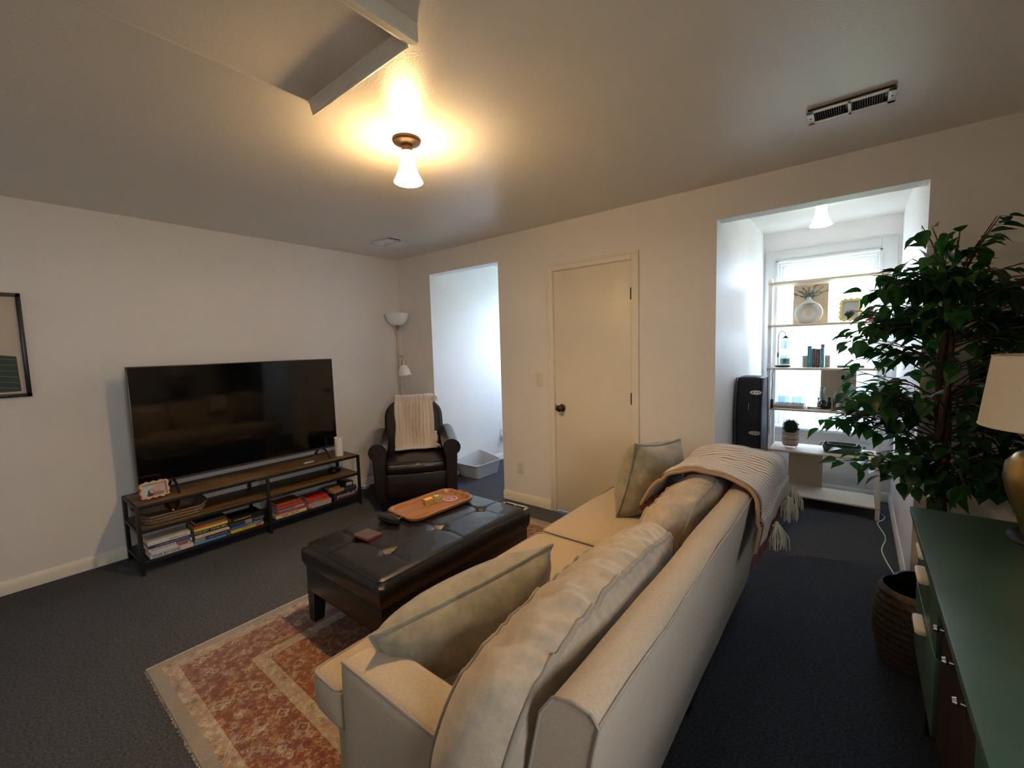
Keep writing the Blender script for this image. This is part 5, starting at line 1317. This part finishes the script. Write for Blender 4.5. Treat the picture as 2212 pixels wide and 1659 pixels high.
tlm = thing('table_lamp', 'gold ginger-jar table lamp with cream drum shade on the sideboard', 'lamp', (4.555, -1.10, EZ+.0005))
mk('plinth', lathe(NB(), [(0, 0), (.108, 0), (.112, .006), (.108, .016), (.096, .022), (.080, .024), (0, .024)], 40), 'black_plastic', tlm)
mk('jar', lathe(NB(), [(0, .022), (.082, .022), (.084, .035), (.098, .08), (.118, .14), (.128, .19), (.124, .235), (.102, .268), (.066, .285), (.046, .290), (.040, .300), (.044, .318), (.056, .330), (.054, .336), (0, .338)], 48), 'gold_lamp', tlm)
mk('stem', tube(NB(), [(0, 0, .33), (0, 0, .56)], .007, 8), 'brass', tlm)
R = [(.188, .352), (.166, .565)]
bm = lathe(NB(), [(R[0][0], R[0][1]), (R[1][0], R[1][1]), (R[1][0]-.003, R[1][1]), (R[0][0]-.003, R[0][1]), R[0]], 56); sd = mk('shade', bm, 'shade_linen', tlm, 30)
mk('trim_ring', tube(tube(NB(), [(R[1][0]*math.cos(2*PI*i/48), R[1][0]*math.sin(2*PI*i/48), R[1][1]) for i in range(48)], .002, 6, closed=True), [(R[0][0]*math.cos(2*PI*i/48), R[0][0]*math.sin(2*PI*i/48), R[0][1]) for i in range(48)], .002, 6, closed=True), 'shade_linen', sd)
bm = NB()
for i in range(3): a = 2*PI*i/3+.4; tube(bm, [(0, 0, .555), (.163*math.cos(a), .163*math.sin(a), .562)], .0022, 6)
mk('spider', bm, 'brass', tlm)

# ------------------------------------------------------------------ basket and cords by the dormer corner
wbk = thing('floor_basket', 'dark woven seagrass basket with black liner behind the sideboard', 'basket', (4.295, -.60, 0))
bm = NB(); R = []; nb = 22
for k in range(nb+1):
    z = .34*k/nb; r = .115+.028*math.sin(PI*min(1, z/.34*.95))+(.006 if k % 2 else 0)
    R.append([((r+.003*math.sin(i*PI+k*PI))*math.cos(2*PI*i/56), (r+.003*math.sin(i*PI+k*PI))*math.sin(2*PI*i/56), z) for i in range(56)])
R += [[(.112*math.cos(2*PI*i/56), .112*math.sin(2*PI*i/56), z) for i in range(56)] for z in (.345, .30, .05)]
mk('woven_wall', loft(bm, R), 'wicker_dark', wbk, 30)
mk('liner', loft(NB(), [[((.111+.004*nz(i*.7, z*9))*k*math.cos(2*PI*i/40), (.111+.004*nz(i*.7, z*9))*k*math.sin(2*PI*i/40), z) for i in range(40)] for k, z in ((1, .345), (.97, .25), (.9, .10), (.4, .06))], False), 'black_plastic', wbk)
one('extension_cord', tube(NB(), smooth_path([(4.215, 1.45, .006), (4.275, 1.38, .005), (4.262, 1.27, .004), (4.218, 1.19, .004), (4.225, 1.12, .004), (4.268, .88, .004), (4.225, .66, .004), (4.240, .50, .004), (4.288, .22, .004), (4.262, .12, .004), (4.235, .0, .004), (4.262, -.20, .004), (4.29, -.36, .02), (4.30, -.43, .05)], 3), .0035, 6), 'white_plastic', 'white cord snaking along the carpet from shelf to basket', 'cord')

# ------------------------------------------------------------------ ficus
fx, fy = 4.375, -.315
fc = thing('ficus_tree', 'tall artificial ficus tree with dark green leaves in the corner', 'plant', (fx, fy, 0))
mk('pot', lathe(NB(), [(0, 0), (.10, 0), (.105, .01), (.135, .24), (.14, .25), (.130, .25), (.122, .22), (0, .22)], 32), flat('pot_black', (.02, .018, .017), .5), fc)
mk('soil', lathe(NB(), [(0, .222), (.121, .222)], 24), 'soil', fc)
for s in range(3):
    a0 = s*2*PI/3
    pts = [(.026*math.cos(a0+z*4.2)*(1-.25*z), .026*math.sin(a0+z*4.2)*(1-.25*z), z) for z in [.2+.09*i for i in range(17)]]
    mk('trunk', tube(NB(), pts, [.020-.0007*i for i in range(17)], 8), 'bark', fc)
# leaf shapes
def leaf_mesh(curl, fold_):
    bm = NB(); prof = [(0, 0), (.08, .20), (.26, .33), (.46, .32), (.66, .20), (.82, .08), (1.0, 0)]; rows = []
    for t_, w in prof:
        zc_ = -curl*t_*t_
        rows.append([bm.verts.new((t_, -w, zc_+fold_*w)), bm.verts.new((t_, 0, zc_)), bm.verts.new((t_, w, zc_+fold_*w))] if w > 0 else [bm.verts.new((t_, 0, zc_))])
    for a, b in zip(rows, rows[1:]):
        if len(a) == 1: bm.faces.new((a[0], b[0], b[1])); bm.faces.new((a[0], b[1], b[2]))
        elif len(b) == 1: bm.faces.new((a[0], b[0], a[1])); bm.faces.new((a[1], b[0], a[2]))
        else: bm.faces.new((a[0], b[0], b[1], a[1])); bm.faces.new((a[1], b[1], b[2], a[2]))
    return fin(bm, 'leaf', 80)
LM = []
for c_, f_ in ((.25, .35), (.45, .25), (.10, .45)):
    for mm in ('leaf', 'leaf', 'leaf_light' if c_ > .4 else 'leaf'):
        me = leaf_mesh(c_, f_); me.materials.append(MATS[mm]); LM.append(me)
rnd = random.Random(21)
def env(z):   # half widths of the crown at a height: towards the window (-x), towards the wall (+x), depth
    K = [(.60, .05, .05, .1), (.72, .34, .30, .3), (.90, .42, .40, .36), (1.15, .45, .42, .36), (1.40, .43, .43, .34), (1.62, .37, .42, .30), (1.74, .30, .34, .22), (1.80, .16, .20, .18), (1.90, .14, .18, .14), (2.0, .10, .12, .1)]
    for a, b in zip(K, K[1:]):
        if a[0] <= z <= b[0]: t_ = (z-a[0])/(b[0]-a[0]); return [p+(q_-p)*t_ for p, q_ in zip(a[1:], b[1:])]
    return (0, 0, 0)
twigs = NB(); LV_ = []
def put(p, d, L_):
    d = d.normalized(); x_ = d; z_ = Vector((rnd.uniform(-.5, .5), rnd.uniform(-.5, .5), 1)); y_ = z_.cross(x_).normalized(); z_ = x_.cross(y_)
    LV_.append((Matrix((x_, y_, z_)).transposed().to_4x4(), p, L_))
for b_ in range(150):
    if b_ < 22:
        z1 = rnd.uniform(1.66, 1.93); z0 = 1.58
    else:
        z1 = rnd.uniform(.78, 1.72); z0 = max(.62, min(1.6, z1-rnd.uniform(-.02, .22)))
    l, r_, dp = env(z1); a = rnd.random()*2*PI; k = rnd.uniform(.55, 1)
    if b_ > 22 and b_ % 3: a = rnd.choice((PI, PI+.4, PI-.4, PI+.9, 0, .5, -.5, 0, -.25, -1.0, -1.6))+rnd.uniform(-.3, .3)
    ex = math.cos(a)*(r_ if math.cos(a) > 0 else l)*k; ey = math.sin(a)*dp*k*(1 if math.sin(a) < 0 else .7)
    e = Vector((ex, ey, z1)); s_ = Vector((.01, 0, z0)); mid = s_.lerp(e, .5)+Vector((0, 0, .05))
    pts = smooth_path([tuple(s_), tuple(mid), tuple(e)], 2); tube(twigs, pts, [.0045-.003*i/(len(pts)-1) for i in range(len(pts))], 5)
    n = 10 if b_ >= 22 else 8
    for k_ in range(n):
        t_ = .28+.72*k_/(n-1); p = Vector(path_pt(pts, min(1, t_)))
        out = (e-s_); out.z = 0; out = out.normalized() if out.length > .01 else Vector((1, 0, 0))
        d = out*rnd.uniform(.1, .9)+Vector((rnd.uniform(-.8, .8), rnd.uniform(-.8, .8), rnd.uniform(-.95, .25 if z1 < 1.7 else .5)))
        q = p+d.normalized()*rnd.uniform(.01, .04); tube(twigs, [tuple(p), tuple(q)], .0011, 3, caps=False)
        put(q, d, rnd.uniform(.058, .090))
tw_ = mk('branches', twigs, 'bark', fc, 60)
keep = []
for M_, p, L_ in LV_:
    w = p+Vector((fx, fy, 0)); tip = w+M_.to_3x3() @ Vector((L_, 0, 0))
    if max(w.x, tip.x) > XR-.02 or max(w.y, tip.y) > -.03: continue
    if tip.y < -.70 or w.y < -.68: continue
    keep.append((M_, p, L_))
keep.sort(key=lambda k: (Vector(k[1])+Vector((fx, fy, 0))-CAM).length)
for i, (M_, p, L_) in enumerate(keep[:300]):
    o = bpy.data.objects.new('leaf', LM[i % 9]); COL.objects.link(o); o.parent = fc
    o.matrix_local = Matrix.Translation(p) @ M_ @ Matrix.Scale(L_, 4)
bm = NB()
for i, (M_, p, L_) in enumerate(keep[300:]):
    tmp = NB(); tmp.from_mesh(LM[i % 2]); merge(bm, tmp, Matrix.Translation(p) @ M_ @ Matrix.Scale(L_, 4))
lv = mk('foliage', bm, 'leaf', fc, 80); lv['kind'] = 'stuff'
